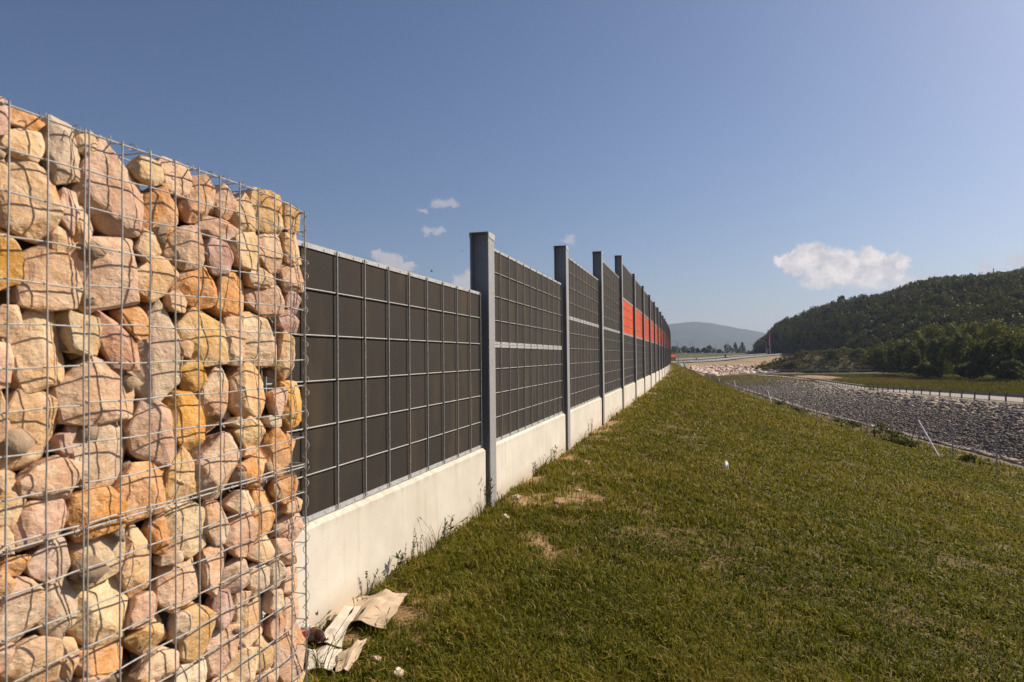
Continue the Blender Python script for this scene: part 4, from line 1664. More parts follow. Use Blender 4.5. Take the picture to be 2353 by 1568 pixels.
def tall_meadow():
    N = 90000
    a, b = rng.random(N), rng.random(N)
    t = 40 + 270 * a
    edge = ur(t) + 6.0
    u = edge + rng.gamma(1.5, 16.0, N)
    keep = (u < edge + 110)
    u, t = u[keep], t[keep]
    z = ground_z(u, t)
    p = n2(u, t, 0.07, 3, 13.0)
    # gravel yard in the bend stays open
    gx, gy = at(1870, 860, 250).x, at(1870, 860, 250).y
    ok = (((u - gx) / 12) ** 2 + ((t - gy) / 34) ** 2) > 1
    u, t, z, p = u[ok], t[ok], z[ok], p[ok]
    # the brown hollow where the ditch ends
    N3 = 16000
    t3 = rng.uniform(165, 325, N3)
    u3 = uf(t3) + 2 + (ur(t3) - uf(t3) - 2) * rng.random(N3)
    k3 = (rng.random(N3) < np.clip((t3 - 170) / 60, 0, 1))
    t3, u3 = t3[k3], u3[k3]
    p3 = n2(u3, t3, 0.09, 3, 14.0)
    u, t, z, p = np.concatenate([u, u3]), np.concatenate([t, t3]), np.concatenate([z, ground_z(u3, t3)]), np.concatenate([p, p3])
    brown = np.concatenate([np.zeros(len(u) - len(u3)), np.ones(len(u3))])
    n = len(u)
    h = rng.uniform(.35, .95, n) * np.clip(0.8 + p, .35, 1.6) * (1 - .45 * brown)
    w = rng.uniform(.03, .10, n)
    az = rng.uniform(0, 6.28, n)
    S = np.stack([np.cos(az), np.sin(az), 0 * az], -1) * w[:, None]
    B = np.stack([u, t, z], -1)
    L = np.stack([rng.normal(0, .15, n), rng.normal(0, .15, n), h], -1)
    V = np.stack([B - S, B + S, B + L + S * .3, B + L - S * .3], 1).reshape(-1, 3)
    Q = np.arange(n * 4).reshape(n, 4)
    ti = np.clip(rng.normal(.46, .18, n) + p * .95 + .28 * brown, 0, 1)
    o = np_mesh('tall_grass', V, Q, M_meadow, tint=np.repeat(ti, 4))
    tag(o, 'rough olive and brown tall grass between the local road and the bushes', 'grass', kind='stuff')


tall_meadow()

# gravel heap in the bend
def mound(name, c, rx, ry, h, mat_, colr, rot=0.0, seed=0, kind='structure', label=None, nu=26, cat=None):
    V, col = [], []
    n = nu
    for j in range(n + 1):
        for i in range(n + 1):
            x, y = 2 * i / n - 1, 2 * j / n - 1
            d = math.hypot(x, y)
            prof = max(0, 1 - d * d) ** 1.2
            V.append((x * rx, y * ry, prof))
    V = np.array(V)
    nz = n2(V[:, 0], V[:, 1], 3.0 / max(rx, ry), 4, seed + .5)
    V[:, 2] = V[:, 2] * h * (1 + 0.5 * nz) - 0.25
    ca, sa = math.cos(rot), math.sin(rot)
    X = V[:, 0] * ca - V[:, 1] * sa
    Y = V[:, 0] * sa + V[:, 1] * ca
    W_ = np.stack([X + c[0], Y + c[1], V[:, 2] + c[2]], -1)
    idx = np.arange((n + 1) ** 2).reshape(n + 1, n + 1)
    Q = np.stack([idx[:-1, :-1], idx[:-1, 1:], idx[1:, 1:], idx[1:, :-1]], -1).reshape(-1, 4)
    cc_ = np.concatenate([np.array(colr)[None] * (1 + .35 * nz[:, None]), np.ones((len(V), 1))], 1)
    o = np_mesh(name, W_, Q, mat_, col=cc_, smooth=True)
    tag(o, label, cat, kind=kind)
    return o


gm = at(1872, 861.5, 258)
mound('terrain', (gm.x, gm.y, gz(gm.x, gm.y) - .1), 11, 20, 1.2, M_far, (0.34, 0.215, 0.145), YAW, 3)
# ------------------------------------------------------------------ far bank: rubble slope, dry bank, main road, field
FX = [1380, 1480, 1545, 1580, 1610, 1650, 1700, 1750, 1800, 1850, 1920, 2000]
ROWS = [  # (y per column, depth per column)
    ([862, 860, 858, 860, 866, 876, 882, 872, 866, 866, 866, 866], [286] * 12),
    ([850, 849, 848, 850, 858, 867, 870, 860, 856, 855, 855, 855], [328] * 12),
    ([842, 842, 842, 843, 845, 843.5, 843, 843, 844, 845, 845, 845], [368] * 12),
    ([836.5, 836, 835.2, 834.0, 833.2, 831, 825.5, 820.5, 816.5, 812.5, 810, 808], [390, 390, 392, 396, 402, 412, 432, 456, 490, 530, 570, 610]),
    ([833, 832.5, 831.7, 830.4, 829.2, 826.5, 822, 817.5, 814.2, 811.2, 809, 807], [400, 402, 405, 410, 416, 428, 450, 476, 512, 556, 600, 640]),
    ([830, 829.5, 829, 828, 827, 824, 819.5, 815.5, 813, 810.6, 808.6, 806.6], [425, 426, 428, 432, 440, 452, 476, 504, 545, 590, 640, 680]),
    ([827.5, 827.2, 826.5, 825.5, 824.2, 821.6, 817.8, 814.4, 812.4, 810.2, 808.4, 806.4], [440, 442, 445, 450, 458, 470, 492, 520, 562, 610, 660, 700]),
    ([822, 821.8, 821.4, 820.8, 820, 818.8, 816.8, 814.2, 812.2, 810.1, 808.3, 806.3], [520, 520, 520, 525, 530, 540, 560, 580, 600, 640, 680, 720]),
    ([814.6, 814.4, 814.2, 814, 813.8, 813.4, 812.8, 812.2, 811.6, 809.9, 808.2, 806.2], [640] * 12),
    ([813.2, 813, 812.8, 812.6, 812.4, 812, 811.4, 810.8, 810.2, 809.2, 808, 806], [690] * 12),
    ([813.0, 812.8, 812.6, 812.4, 812.2, 811.8, 811.2, 810.6, 810, 809, 807.8, 805.9], [900] * 12)]


def far_point(r_, fx):
    return at(fx, np.interp(fx, FX, ROWS[r_][0]), np.interp(fx, FX, ROWS[r_][1]))


def far_bank():
    xs = np.linspace(FX[0], FX[-1], 90)
    V, C = [], []
    sub = [7, 7, 7, 3, 3, 3, 4, 5, 3, 3]
    cols = [(0.17, 0.12, 0.045), (0.24, 0.19, 0.13), (0.36, 0.23, 0.11), (0.24, 0.2, 0.14), (0.20, 0.15, 0.07), (0.22, 0.18, 0.10), (0.22, 0.14, 0.075), (0.085, 0.085, 0.03), (0.075, 0.08, 0.03), (0.08, 0.08, 0.03), (0.08, 0.08, 0.03)]
    rows = []
    for k in range(len(ROWS) - 1):
        for q in range(sub[k]):
            rows.append((k, q / sub[k]))
    rows.append((len(ROWS) - 2, 1.0))
    for (k, s) in rows:
        for x in xs:
            p = far_point(k, x).lerp(far_point(k + 1, x), s)
            V.append(p)
            c0, c1 = np.array(cols[k]), np.array(cols[k + 1])
            C.append(c0 + (c1 - c0) * s)
    V, C = np.array(V), np.array(C)
    nz = n2(V[:, 0], V[:, 1], 0.07, 4, 6.0)
    C = C * (1 + 0.45 * nz[:, None])
    V[:, 2] += 0.25 * n2(V[:, 0], V[:, 1], 0.12, 3, 8.0)
    a, b = len(rows), len(xs)
    idx = np.arange(a * b).reshape(a, b)
    Q = np.stack([idx[:-1, :-1], idx[:-1, 1:], idx[1:, 1:], idx[1:, :-1]], -1).reshape(-1, 4)
    o = np_mesh('terrain', V, Q, M_far, col=np.concatenate([C, np.ones((len(C), 1))], 1), smooth=True)
    tag(o, kind='structure')
    # carriageways
    xs = np.linspace(1500, 1850, 40)
    strip('road', [far_point(3, x) for x in xs], [far_point(4, x) for x in xs], M_mainroad, 0.45)
    strip('road', [far_point(5, x) for x in xs], [far_point(6, x) for x in xs], M_mainroad, 0.45)
    # pale rubble
    N = 7000
    x = rng.uniform(1588, 1790, N)
    s = rng.random(N)
    P = np.array([tuple(far_point(1, a_).lerp(far_point(2, a_), min(1, q))) for a_, q in zip(x, s)])
    left = np.clip((x - 1588) / 40, 0, 1)
    keep = (rng.random(N) < 0.25 + 0.75 * left)
    P, x = P[keep], x[keep]
    size = rng.gamma(3.0, .16, len(P)) + .22
    rock_field('rubble', P + np.array([0, 0, .1]), size, np.clip(rng.normal(.55, .25, len(P)), 0, 1), M_rubble, 'pale pinkish stone rubble facing the camera beyond the ditch', 12)


far_bank()
guardrail([far_point(3, x) + Vector((0, 0, .3)) for x in np.linspace(1545, 1845, 60)], 'far guardrail on the near edge of the distant main road', 4.0, 1.0, posts_max=95, beam=.36)
guardrail([far_point(9, x) + Vector((0, 0, .2)) for x in np.linspace(1545, 1835, 50)], 'farthest thin guardrail line beyond the dark green field', 4.0, 1.3, posts_max=95, beam=.4)

# leaning stakes on the dry bank
STAKES = [(1602, 838, 846, 4), (1644.5, 836.5, 844, -3), (1706, 836.5, 844, -4), (1777, 833, 839, -6)]
for i, (x, y0, y1, dx) in enumerate(STAKES):
    Z = 366
    a, b = at(x, y1 + 1.5, Z), at(x - dx * .4, y0, Z)
    o = MB().bar((0, 0, 0), b - a, .13, .13).build('stake', M_stake)
    o.location = a
    tag(o, ['leftmost thin stake above the pale rubble', 'second thin leaning stake above the pale rubble', 'leaning stake where two dry slopes meet', 'leaning stake nearest the brown shrub mound'][i], 'stake', 'stakes on the dry bank')


def chute():
    a, b = at(1567, 835.5, 372), at(1572, 848, 316)
    root = empty('drainage_chute', a)
    tag(root, 'small grey concrete chute running down the bank past the barrier end', 'drain')
    d = b - a
    MB().bar((0, 0, 0), d, 2.0, .3).build('channel_floor', M_mainroad, root)
    s = Vector((-d.y, d.x, 0)).normalized()
    for q in (-1, 1):
        MB().bar(s * q * 1.1 + Vector((0, 0, .2)), d + s * q * 1.1 + Vector((0, 0, .2)), .2, .8).build('side_wall', M_mainroad, root)


chute()


# ------------------------------------------------------------------ lamps, flag, pylon, signs
def lamp_tree():
    root = empty('street_lamp')
    MB().tube([(0, 0, -1.0), (0, 0, 6), (0, 0, 11.6)], [.21, .18, .13], 6).build('pole', M_pole, root)
    arm = MB().tube([(0, 0, 11.5), (-.6, 0, 11.85), (-2.6, 0, 12.1)], .11, 5).build('arm', M_pole, root)
    m = MB()
    m.add([(-2.4, -.2, 12.05), (-3.6, -.16, 12.2), (-3.6, .16, 12.2), (-2.4, .2, 12.05), (-2.4, -.14, 12.3), (-3.6, -.08, 12.32), (-3.6, .08, 12.32), (-2.4, .14, 12.3)],
          [(0, 3, 2, 1), (4, 5, 6, 7), (0, 1, 5, 4), (1, 2, 6, 5), (2, 3, 7, 6), (3, 0, 4, 7)])
    m.build('lamp_head', M_lamphead, arm)
    return root


LAMPS = [(1558.5, 835.5, 785, 0, 'leftmost street lamp, standing beside the far end of the barrier'), (1597, 834, 788, 0, 'second tall street lamp from the barrier end, before the tree row'),
         (1646.5, 832.5, 790, 0, 'street lamp in front of the dark round trees, arm to the left'), (1703.5, 824.5, 785, 0, 'street lamp in front of the two tall trees'),
         (1761, 819.5, 783, 0, 'street lamp just left of the hanging banner'), (1806, 815, 781.5, 0, 'street lamp just right of the lattice pylon'), (1830, 811.5, 781.5, 0, 'rightmost street lamp against the wooded hill'),
         (1587, 812, 785, 1, 'far street lamp with bright head, left of the second tall lamp'), (1658.5, 822, 791, 0, 'thin far street lamp left of the green sign'), (1669, 822, 785, 1, 'street lamp with bright head arm to the right'),
         (1733.5, 812, 785, 1, 'faint far street lamp between the tree row and the hill'), (1746.8, 816, 787, 1, 'short far street lamp at the hill foot'), (1774.5, 814, 783, 1, 'street lamp between banner and pylon, arm to the right'),
         (1781.5, 814, 783, 1, 'thin street lamp just left of the lattice pylon')]
lp = None
for (x, yb, yt, right, lab) in LAMPS:
    Z = 12.3 * PF / (yb - yt)
    if lp is None:
        lp = lamp_tree()
        o = lp
    else:
        o = copy_tree(lp)
    o.location = at(x, yb, Z)
    o.rotation_euler = (0, 0, YAW + (math.pi if right else 0))
    tag(o, lab, 'street lamp', 'street lamps along the main road')


def flagpole():
    p = at(1770.5, 815.5, 455)
    q = at(1768.3, 758.5, 455)
    h = q.z - p.z
    root = empty('flagpole', p, YAW)
    tag(root, 'tall pole with a hanging red, white and blue banner before the wooded hill', 'flagpole')
    MB().tube([(0, 0, -.5), (0, 0, h)], [.12, .07], 6).build('pole', M_white, root)
    MB().tube([(-.9, 0, h - .4), (.25, 0, h - .2)], .04, 4).build('banner_arm', M_pole, root)
    n = 10
    for i, (x0, x1, m_) in enumerate(((-.95, -.62, M_blue), (-.62, -.30, M_white), (-.30, .55, M_red))):
        V, F = [], []
        for side in (0, .03):
            for j in range(n + 1):
                s = j / n
                w = .35 + .65 * min(1, s * 1.6)
                for x in (x0, x1):
                    V.append((x * w - .12, .12 * math.sin(s * 7 + x * 3) - .16 + side, h - .5 - s * 10.2))
        k = 2 * (n + 1)
        for j in range(n):
            a = 2 * j
            F += [(a, a + 1, a + 3, a + 2), (k + a + 2, k + a + 3, k + a + 1, k + a), (a, a + 2, k + a + 2, k + a), (a + 1, k + a + 1, k + a + 3, a + 3)]
        MB().add(V, F).build('banner_stripe', m_, root)


flagpole()


def pylon(x, yb, yt, Z, wpx, label, r_=.11, base=True):
    p, q = at(x, yb, Z), at(x, yt, Z)
    H = q.z - p.z
    w = wpx / PF * Z / 2
    root = empty('pylon', p, YAW + .3)
    tag(root, label, 'pylon', 'lattice pylons')
    m, br = MB(), MB()
    n = 9

    def wd(s):
        return w * (1 - s) ** 1.15 + .22 * (w / 1.9)
    C4 = ((-1, -1), (1, -1), (1, 1), (-1, 1))
    for (a, b) in C4:
        m.tube([(a * wd(i / n), b * wd(i / n), H * i / n) for i in range(n + 1)], r_, 4)
    for i in range(n):
        s0, s1 = i / n, (i + 1) / n
        for k in range(4):
            a, b = C4[k], C4[(k + 1) % 4]
            br.tube([(a[0] * wd(s0), a[1] * wd(s0), H * s0), (b[0] * wd(s1), b[1] * wd(s1), H * s1)], r_ * .7, 4)
            br.tube([(b[0] * wd(s0), b[1] * wd(s0), H * s0), (a[0] * wd(s1), a[1] * wd(s1), H * s1)], r_ * .7, 4)
    m.build('corner_leg', M_pylon, root)
    br.build('lattice_bracing', M_pylon, root)
    arm = MB()
    for s in (.8, .9):
        arm.bar((-w * .8, 0, H * s), (w * .8, 0, H * s), r_ * 1.6, r_ * 1.6)
    arm.build('cross_arm', M_pylon, root)
    if base:
        MB().box((-w * 1.2, -w * 1.2, -1.2), (w * 1.2, w * 1.2, .1)).build('concrete_base', M_conc, root)


pylon(1795, 808.5, 762, 540, 11, 'dark lattice pylon among the street lamps at the hill foot')
pylon(2283.5, 634, 616, 560, 4, 'tiny faint lattice pylon on the wooded ridge', .08, False)


def kiosk():
    p = at(1765.5, 812.5, 470)
    root = empty('kiosk', p, YAW)
    tag(root, 'small square reddish brown block at the foot of the banner pole', 'kiosk')
    MB().box((-.8, -.7, -.6), (.8, .7, 2.9)).build('wall', M_brick, root)
    MB().box((-.95, -.85, 2.9), (.95, .85, 3.1)).build('roof', M_stake, root)
    MB().box((-.35, -.73, -.3), (.35, -.703, 1.8)).build('door', M_dark, root)


kiosk()


def sign(x, yb, yt, Z, w, h, mat_, label, shape='rect', back=None):
    p, q = at(x, yb, Z), at(x, yt, Z)
    root = empty('road_sign', p, YAW)
    tag(root, label, 'sign', 'distant road signs')
    H = q.z - p.z
    for s in ((-.3, .3) if shape == 'rect' else (0,)):
        MB().tube([(s * w, .05, -.6), (s * w, .05, H)], .05, 5).build('sign_post', M_pole, root)
    m = MB()
    if shape == 'rect':
        m.box((-w / 2, -.03, H - h), (w / 2, .0, H))
    else:
        pts = [(math.cos(a) * w / 2, math.sin(a) * w / 2) for a in np.linspace(0, 2 * math.pi, 17)[:-1]]
        m.prism(pts, (1, 0, 0), (0, 0, 1), (0, 0, H - w / 2), (0, -.03, 0))
    m.build('sign_face', mat_, root)


sign(1667, 823, 816, 424, 1.1, 1.6, M_green, 'small dark green sign board by the far road')
sign(1680, 821.5, 815, 455, .9, .9, M_lamphead, 'small round grey sign by the far road', 'disc')
sign(1601, 829.5, 823, 416, .95, .95, M_red, 'small round reddish sign near the barrier end', 'disc')
sign(1831.5, 812, 802.5, 520, 1.2, 1.2, M_brick, 'reddish round sign at the right end of the main road', 'disc')
sign(1827, 812, 804.5, 530, 1.6, 1.3, M_blue, 'small blue sign board left of the reddish round sign')


# ------------------------------------------------------------------ foliage
def lump_crown(r, n_leaf, leaf, rx, rz, lumps, flat=0.0, conical=False):
    """points and quads of a leafy crown whose base is at z = 0: returns verts (n*4,3), tint (n*4)"""
    L = []
    for k in range(lumps):
        a = r.uniform(0, 6.28)
        zz = r.uniform(0.12, 0.95)
        if conical:
            rad = (1 - zz) * r.uniform(.35, .85)
            sz = .12 + .20 * (1 - zz)
        else:
            rad = math.sqrt(max(0.0, 1 - (2 * zz - 0.9) ** 2)) * r.uniform(.35, .85)
            sz = r.uniform(.15, .31)
        L.append((rad * math.cos(a), rad * math.sin(a), zz, sz, r.uniform(-.22, .22)))
    idx = r.integers(0, lumps, n_leaf)
    LL = np.array(L)[idx]
    d = r.normal(0, 1, (n_leaf, 3))
    d /= np.linalg.norm(d, axis=1, keepdims=True)
    rad = LL[:, 3] * np.where(r.random(n_leaf) < .8, r.uniform(.86, 1.06, n_leaf), r.uniform(.4, 1.2, n_leaf))
    P = LL[:, :3] * np.array([1, 1, 1]) + d * rad[:, None] * np.array([1, 1, .8])
    P[:, 2] = np.maximum(P[:, 2], 0.0)
    P = P * np.array([rx, rx, rz])
    nrm = d * 1.5 + r.normal(0, .5, (n_leaf, 3)) + np.array([0, 0, .2])
    nrm /= np.linalg.norm(nrm, axis=1, keepdims=True)
    t1 = np.cross(nrm, r.normal(0, 1, (n_leaf, 3)))
    t1 /= np.linalg.norm(t1, axis=1, keepdims=True)
    t2 = np.cross(nrm, t1)
    s = leaf * r.uniform(.55, 1.35, n_leaf)[:, None]
    V = np.stack([P - t1 * s, P + t2 * s * .6, P + t1 * s, P - t2 * s * .6], 1).reshape(-1, 3)
    ti = np.clip(r.normal(0, .13, n_leaf) + LL[:, 4], -1, 1)
    return V, np.repeat(ti, 4)


def trunk_mb(h, r0, rs):
    m = MB()
    top = Vector((rs.uniform(-.06, .06) * h, rs.uniform(-.06, .06) * h, h))
    m.tube([(0, 0, -.4), top * .35, top * .7, top], [r0, r0 * .8, r0 * .55, r0 * .25], 6)
    for q in range(5):
        a = rs.uniform(0, 6.28)
        p = top * rs.uniform(.35, .75)
        e = p + Vector((math.cos(a), math.sin(a), rs.uniform(.5, 1.1))) * h * .3
        m.tube([p, p.lerp(e, .5) + Vector((0, 0, .05 * h)), e], [r0 * .4, r0 * .28, r0 * .12], 5)
    return m


def tree(name, pos, w, h, mat_, base_tint, label, cat, group, seed, n_leaf=1500, leaf=.22, lumps=16, conical=False, trunk=True, lift=0.12):
    rr = np.random.default_rng(seed)
    rs = random.Random(seed)
    root = empty(name, pos, rs.uniform(0, 6.28))
    tag(root, label, cat, group)
    V, ti = lump_crown(rr, n_leaf, leaf, w / 2, h * (1 - lift) / 1.15, lumps, conical=conical)
    V[:, 2] += h * lift
    np_mesh('crown', V, np.arange(len(V)).reshape(-1, 4), mat_, root, tint=np.clip(base_tint + ti, 0, 1))
    if trunk:
        trunk_mb(h * .75, max(.05, h * .018), rs).build('trunk', M_bark, root)
    return root


# tree row before the mountain
ROW = [(1552, 24, 19, .45, 0, 'round tree at the left end of the far tree row'), (1575, 26, 17, .4, 0, 'wide low tree second from the left in the far tree row'), (1590, 24, 16, .5, 0, 'paler wide tree left of the gap in the far tree row'),
       (1603, 13, 12, .45, 0, 'small tree in the gap of the far tree row'), (1618, 20, 13, .4, 0, 'low dark tree left of the darkest round tree'), (1632, 26, 19, .2, 0, 'darkest round tree in the middle of the far tree row'),
       (1652, 14, 9, .4, 0, 'low bush between the dark round tree and the tall trees'), (1671, 28, 22, .5, 0, 'rounded tree just left of the two tall pointed trees'), (1690, 24, 27, .35, 1, 'left of the two tall pointed trees'),
       (1706, 26, 28, .35, 1, 'right of the two tall pointed trees'), (1735, 24, 18, .75, 1, 'light green tree alone between the tall trees and the hill')]
for i, (x, w, h, ti, con, lab) in enumerate(ROW):
    Z = 735
    tree('tree', at(x, 812.3, Z) - Vector((0, 0, .5)), w / PF * Z, h / PF * Z + 1.0, M_wood, ti, lab, 'tree', 'trees of the far tree row', 700 + i, 900, .5, 24, bool(con), lift=.08)
# low hedge joining the far trees
def hedge():
    VV, TT_ = [], []
    r = np.random.default_rng(88)
    for x in np.arange(1530, 1765, 5.0):
        V, ti = lump_crown(r, 120, .5, 3.0, 2.4 + r.random() * 1.6, 5)
        VV.append(V + np.array(at(x + r.uniform(-2, 2), 812.3, 760)))
        TT_.append(np.clip(.3 + ti, 0, 1))
    V = np.concatenate(VV)
    o = np_mesh('undergrowth', V, np.arange(len(V)).reshape(-1, 4), M_wood, tint=np.concatenate(TT_))
    tag(o, 'low dark scrub joining the trees of the far row', 'scrub', kind='stuff')


hedge()

# wooded hill
RIDGE = [(1700, 816, 690), (1738, 806, 680), (1752, 797, 660), (1770, 783, 655), (1790, 764, 645), (1812, 755, 635), (1830, 749, 625), (1880, 731, 605), (1930, 716, 590), (1975, 709, 580), (2040, 702, 565), (2100, 679, 545), (2150, 670, 535),
         (2230, 665, 525), (2300, 659, 515), (2353, 654, 505), (2480, 640, 480), (2700, 620, 450), (3000, 640, 420)]
FOOT = [(1700, 819, 600), (1738, 815, 590), (1752, 815, 560), (1770, 815, 545), (1790, 815, 530), (1812, 815, 510), (1830, 815, 495), (1880, 818, 445), (1930, 822, 400), (1975, 826, 360), (2040, 830, 330), (2100, 833, 300), (2150, 835, 285),
        (2230, 838, 265), (2300, 840, 250), (2353, 842, 240), (2480, 850, 220), (2700, 860, 200), (3000, 880, 190)]


def hill_point(x, s):
    a = at(x, np.interp(x, [p[0] for p in FOOT], [p[1] for p in FOOT]), np.interp(x, [p[0] for p in FOOT], [p[2] for p in FOOT]))
    b = at(x, np.interp(x, [p[0] for p in RIDGE], [p[1] for p in RIDGE]), np.interp(x, [p[0] for p in RIDGE], [p[2] for p in RIDGE]))
    if s <= 1:
        p = a.lerp(b, s)
        p.z = a.z + (b.z - a.z) * (s + 0.16 * math.sin(math.pi * s))
        return p
    d = b - a
    p = b + d * (s - 1)
    p.z = b.z - (b.z + 8) * (s - 1) * 1.1
    return p


def hill():
    xs = np.concatenate([np.linspace(1700, 2400, 100), np.linspace(2420, 3000, 20)])
    ss = np.concatenate([np.linspace(-.05, 1, 40), np.linspace(1.05, 1.9, 10)])
    V = np.array([tuple(hill_point(x, s)) for s in ss for x in xs])
    V[:, 2] += 2.5 * n2(V[:, 0], V[:, 1], 0.02, 3, 55.) * np.repeat(np.clip(ss, 0, 1), len(xs))
    a, b = len(ss), len(xs)
    idx = np.arange(a * b).reshape(a, b)
    Q = np.stack([idx[:-1, :-1], idx[:-1, 1:], idx[1:, 1:], idx[1:, :-1]], -1).reshape(-1, 4)
    C = np.tile(np.array([[.028, .030, .012, 1]]), (len(V), 1))
    tag(np_mesh('hill', V, Q, M_far, col=C, smooth=True), kind='structure')
    # the wood
    r = np.random.default_rng(99)
    variants = [lump_crown(np.random.default_rng(200 + k), 620, .066, 1.0, 1.0, 18, conical=(k == 5)) for k in range(6)]
    VV, TI = [], []
    n = 0
    for k in range(2100):
        x = 1742 + (2420 - 1742) * r.random() ** .9
        s = r.random() * 1.06
        p = hill_point(x, s)
        Z = (p - Vector((0, 0, EYE))).dot(-(CAM_R @ Vector((0, 0, 1))))
        if r.random() > (Z / 640) ** 1.0:
            pass
        w = r.uniform(3.8, 8.0)
        h = r.uniform(7, 12.5) * (0.75 + .25 * min(1, (x - 1740) / 60))
        v, ti = variants[r.integers(0, 6)]
        a_ = r.uniform(0, 6.28)
        ca, sa = math.cos(a_), math.sin(a_)
        q = np.stack([(v[:, 0] * ca - v[:, 1] * sa) * w, (v[:, 0] * sa + v[:, 1] * ca) * w, v[:, 2] * h * .85], -1)
        VV.append((q + np.array([p.x, p.y, p.z + .5])).astype(np.float32))
        g = .40 + .34 * float(n2(np.array([p.x]), np.array([p.y]), .03, 3, 44.)[0]) + r.normal(0, .2)
        if r.random() < .05:
            g = r.uniform(.8, 1.0)
        TI.append(np.clip(g + ti * 1.1, 0, 1).astype(np.float32))
    V = np.concatenate(VV)
    o = np_mesh('woodland', V, np.arange(len(V)).reshape(-1, 4), M_wood, tint=np.concatenate(TI))
    tag(o, 'dark green wood covering the whole hillside on the right', 'wood', kind='stuff')


hill()
p = hill_point(1916, .86)
rt = np.random.default_rng(4)
tree('tree', at(1934, 716, 588), 11, 15, M_wood, .2, 'single tall tree standing out on the left part of the wooded ridge', 'tree', None, 903, 1500, .5, 16, lift=.15)


def house():
    Z = 500
    p = at(1966, 748, Z)
    root = empty('house', p, YAW + .4)
    tag(root, 'tiny pale house half hidden in the hillside wood', 'house')
    MB().box((-3, -3, -3), (3, 3, 3.0)).build('wall', M_conc, root)
    MB().add([(-3.4, -3.4, 3.0), (3.4, -3.4, 3.0), (3.4, 3.4, 3.0), (-3.4, 3.4, 3.0), (-3.4, 0, 5.2), (3.4, 0, 5.2)], [(0, 1, 5, 4), (2, 3, 4, 5), (0, 4, 3), (1, 2, 5), (0, 3, 2, 1)]).build('roof', M_brick, root)


house()

# shrub mound left of the big bushes
mo = at(1915, 840, 345)
MO_RX, MO_RY, MO_H, MO_Z = 44.0, 30.0, 10.2, -8.2


def mound_z(x, y):
    """surface height of the scrub mound at world x, y"""
    dx, dy = x - mo.x, y - mo.y
    a = dx * math.cos(YAW) + dy * math.sin(YAW)
    b = -dx * math.sin(YAW) + dy * math.cos(YAW)
    d2 = (a / MO_RX) ** 2 + (b / MO_RY) ** 2
    return MO_Z + MO_H * max(0.0, 1 - d2) ** 1.2 * 0.95


mound('terrain', (mo.x, mo.y, MO_Z), MO_RX, MO_RY, MO_H, M_far, (0.07, 0.052, 0.018), YAW, 9)
def scrub():
    r = np.random.default_rng(321)
    VV, TT_ = [], []
    for k in range(420):
        a, b = r.uniform(-1, 1), r.uniform(-1, .5)
        if a * a + b * b > .96:
            continue
        x = mo.x + a * MO_RX * math.cos(YAW) - b * MO_RY * math.sin(YAW)
        y = mo.y + a * MO_RX * math.sin(YAW) + b * MO_RY * math.cos(YAW)
        w = r.uniform(1.2, 3.4)
        V, ti = lump_crown(r, 90, .30, w, w * r.uniform(.6, 1.0), 6)
        VV.append(V + np.array([x, y, mound_z(x, y) - .2]))
        g = .45 + .35 * float(n2(np.array([x]), np.array([y]), .05, 3, 71.)[0]) + r.normal(0, .12)
        TT_.append(np.clip(g + ti, 0, 1))
    V = np.concatenate(VV)
    o = np_mesh('undergrowth', V, np.arange(len(V)).reshape(-1, 4), M_leaf_brown, tint=np.concatenate(TT_))
    tag(o, 'low brownish scrub covering the mound left of the big bushes', 'scrub', kind='stuff')


scrub()
SHRUBS = [(1822, 846, 330, 36, 24, 'b', 'brown shrub at the left foot of the scrub mound'), (1845, 838, 345, 40, 26, 'b', 'reddish brown shrub on the left shoulder of the scrub mound'), (1872, 826, 355, 44, 26, 'b', 'dull brown-green shrub on the left crest of the scrub mound'),
          (1905, 822, 360, 46, 28, 'g', 'green topped shrub on the crest of the scrub mound'), (1940, 826, 350, 46, 30, 'g', 'green shrub right of the scrub mound crest'), (1975, 832, 335, 48, 32, 'g', 'green shrub on the right shoulder of the scrub mound'),
          (1860, 850, 320, 46, 22, 'b', 'low ochre shrub at the front of the scrub mound'), (1900, 851, 318, 48, 26, 'b', 'low brown shrub in the middle front of the scrub mound'), (1945, 850, 316, 50, 26, 'k', 'dark low bush at the right front of the scrub mound'),
          (1990, 849, 315, 52, 34, 'b', 'rusty brown shrub before the big dark bushes'), (1918, 836, 335, 50, 26, 'b', 'olive brown shrub in the heart of the scrub mound'), (2010, 836, 325, 50, 40, 'g', 'green bush where the scrub mound meets the big bushes')]
for i, (x, yb, Z, w, h, kd, lab) in enumerate(SHRUBS):
    q = at(x, yb, Z)
    tree('shrub', (q.x, q.y, max(mound_z(q.x, q.y), -8.2) - .8), w / PF * Z * 1.1, h / PF * Z * .62 + 1.0, M_leaf_brown if kd == 'b' else M_leaf, {'b': .5, 'g': .72, 'k': .15}[kd], lab, 'shrub', 'shrubs on the scrub mound', 800 + i, 1500, .42, 30, lift=.0, trunk=True)

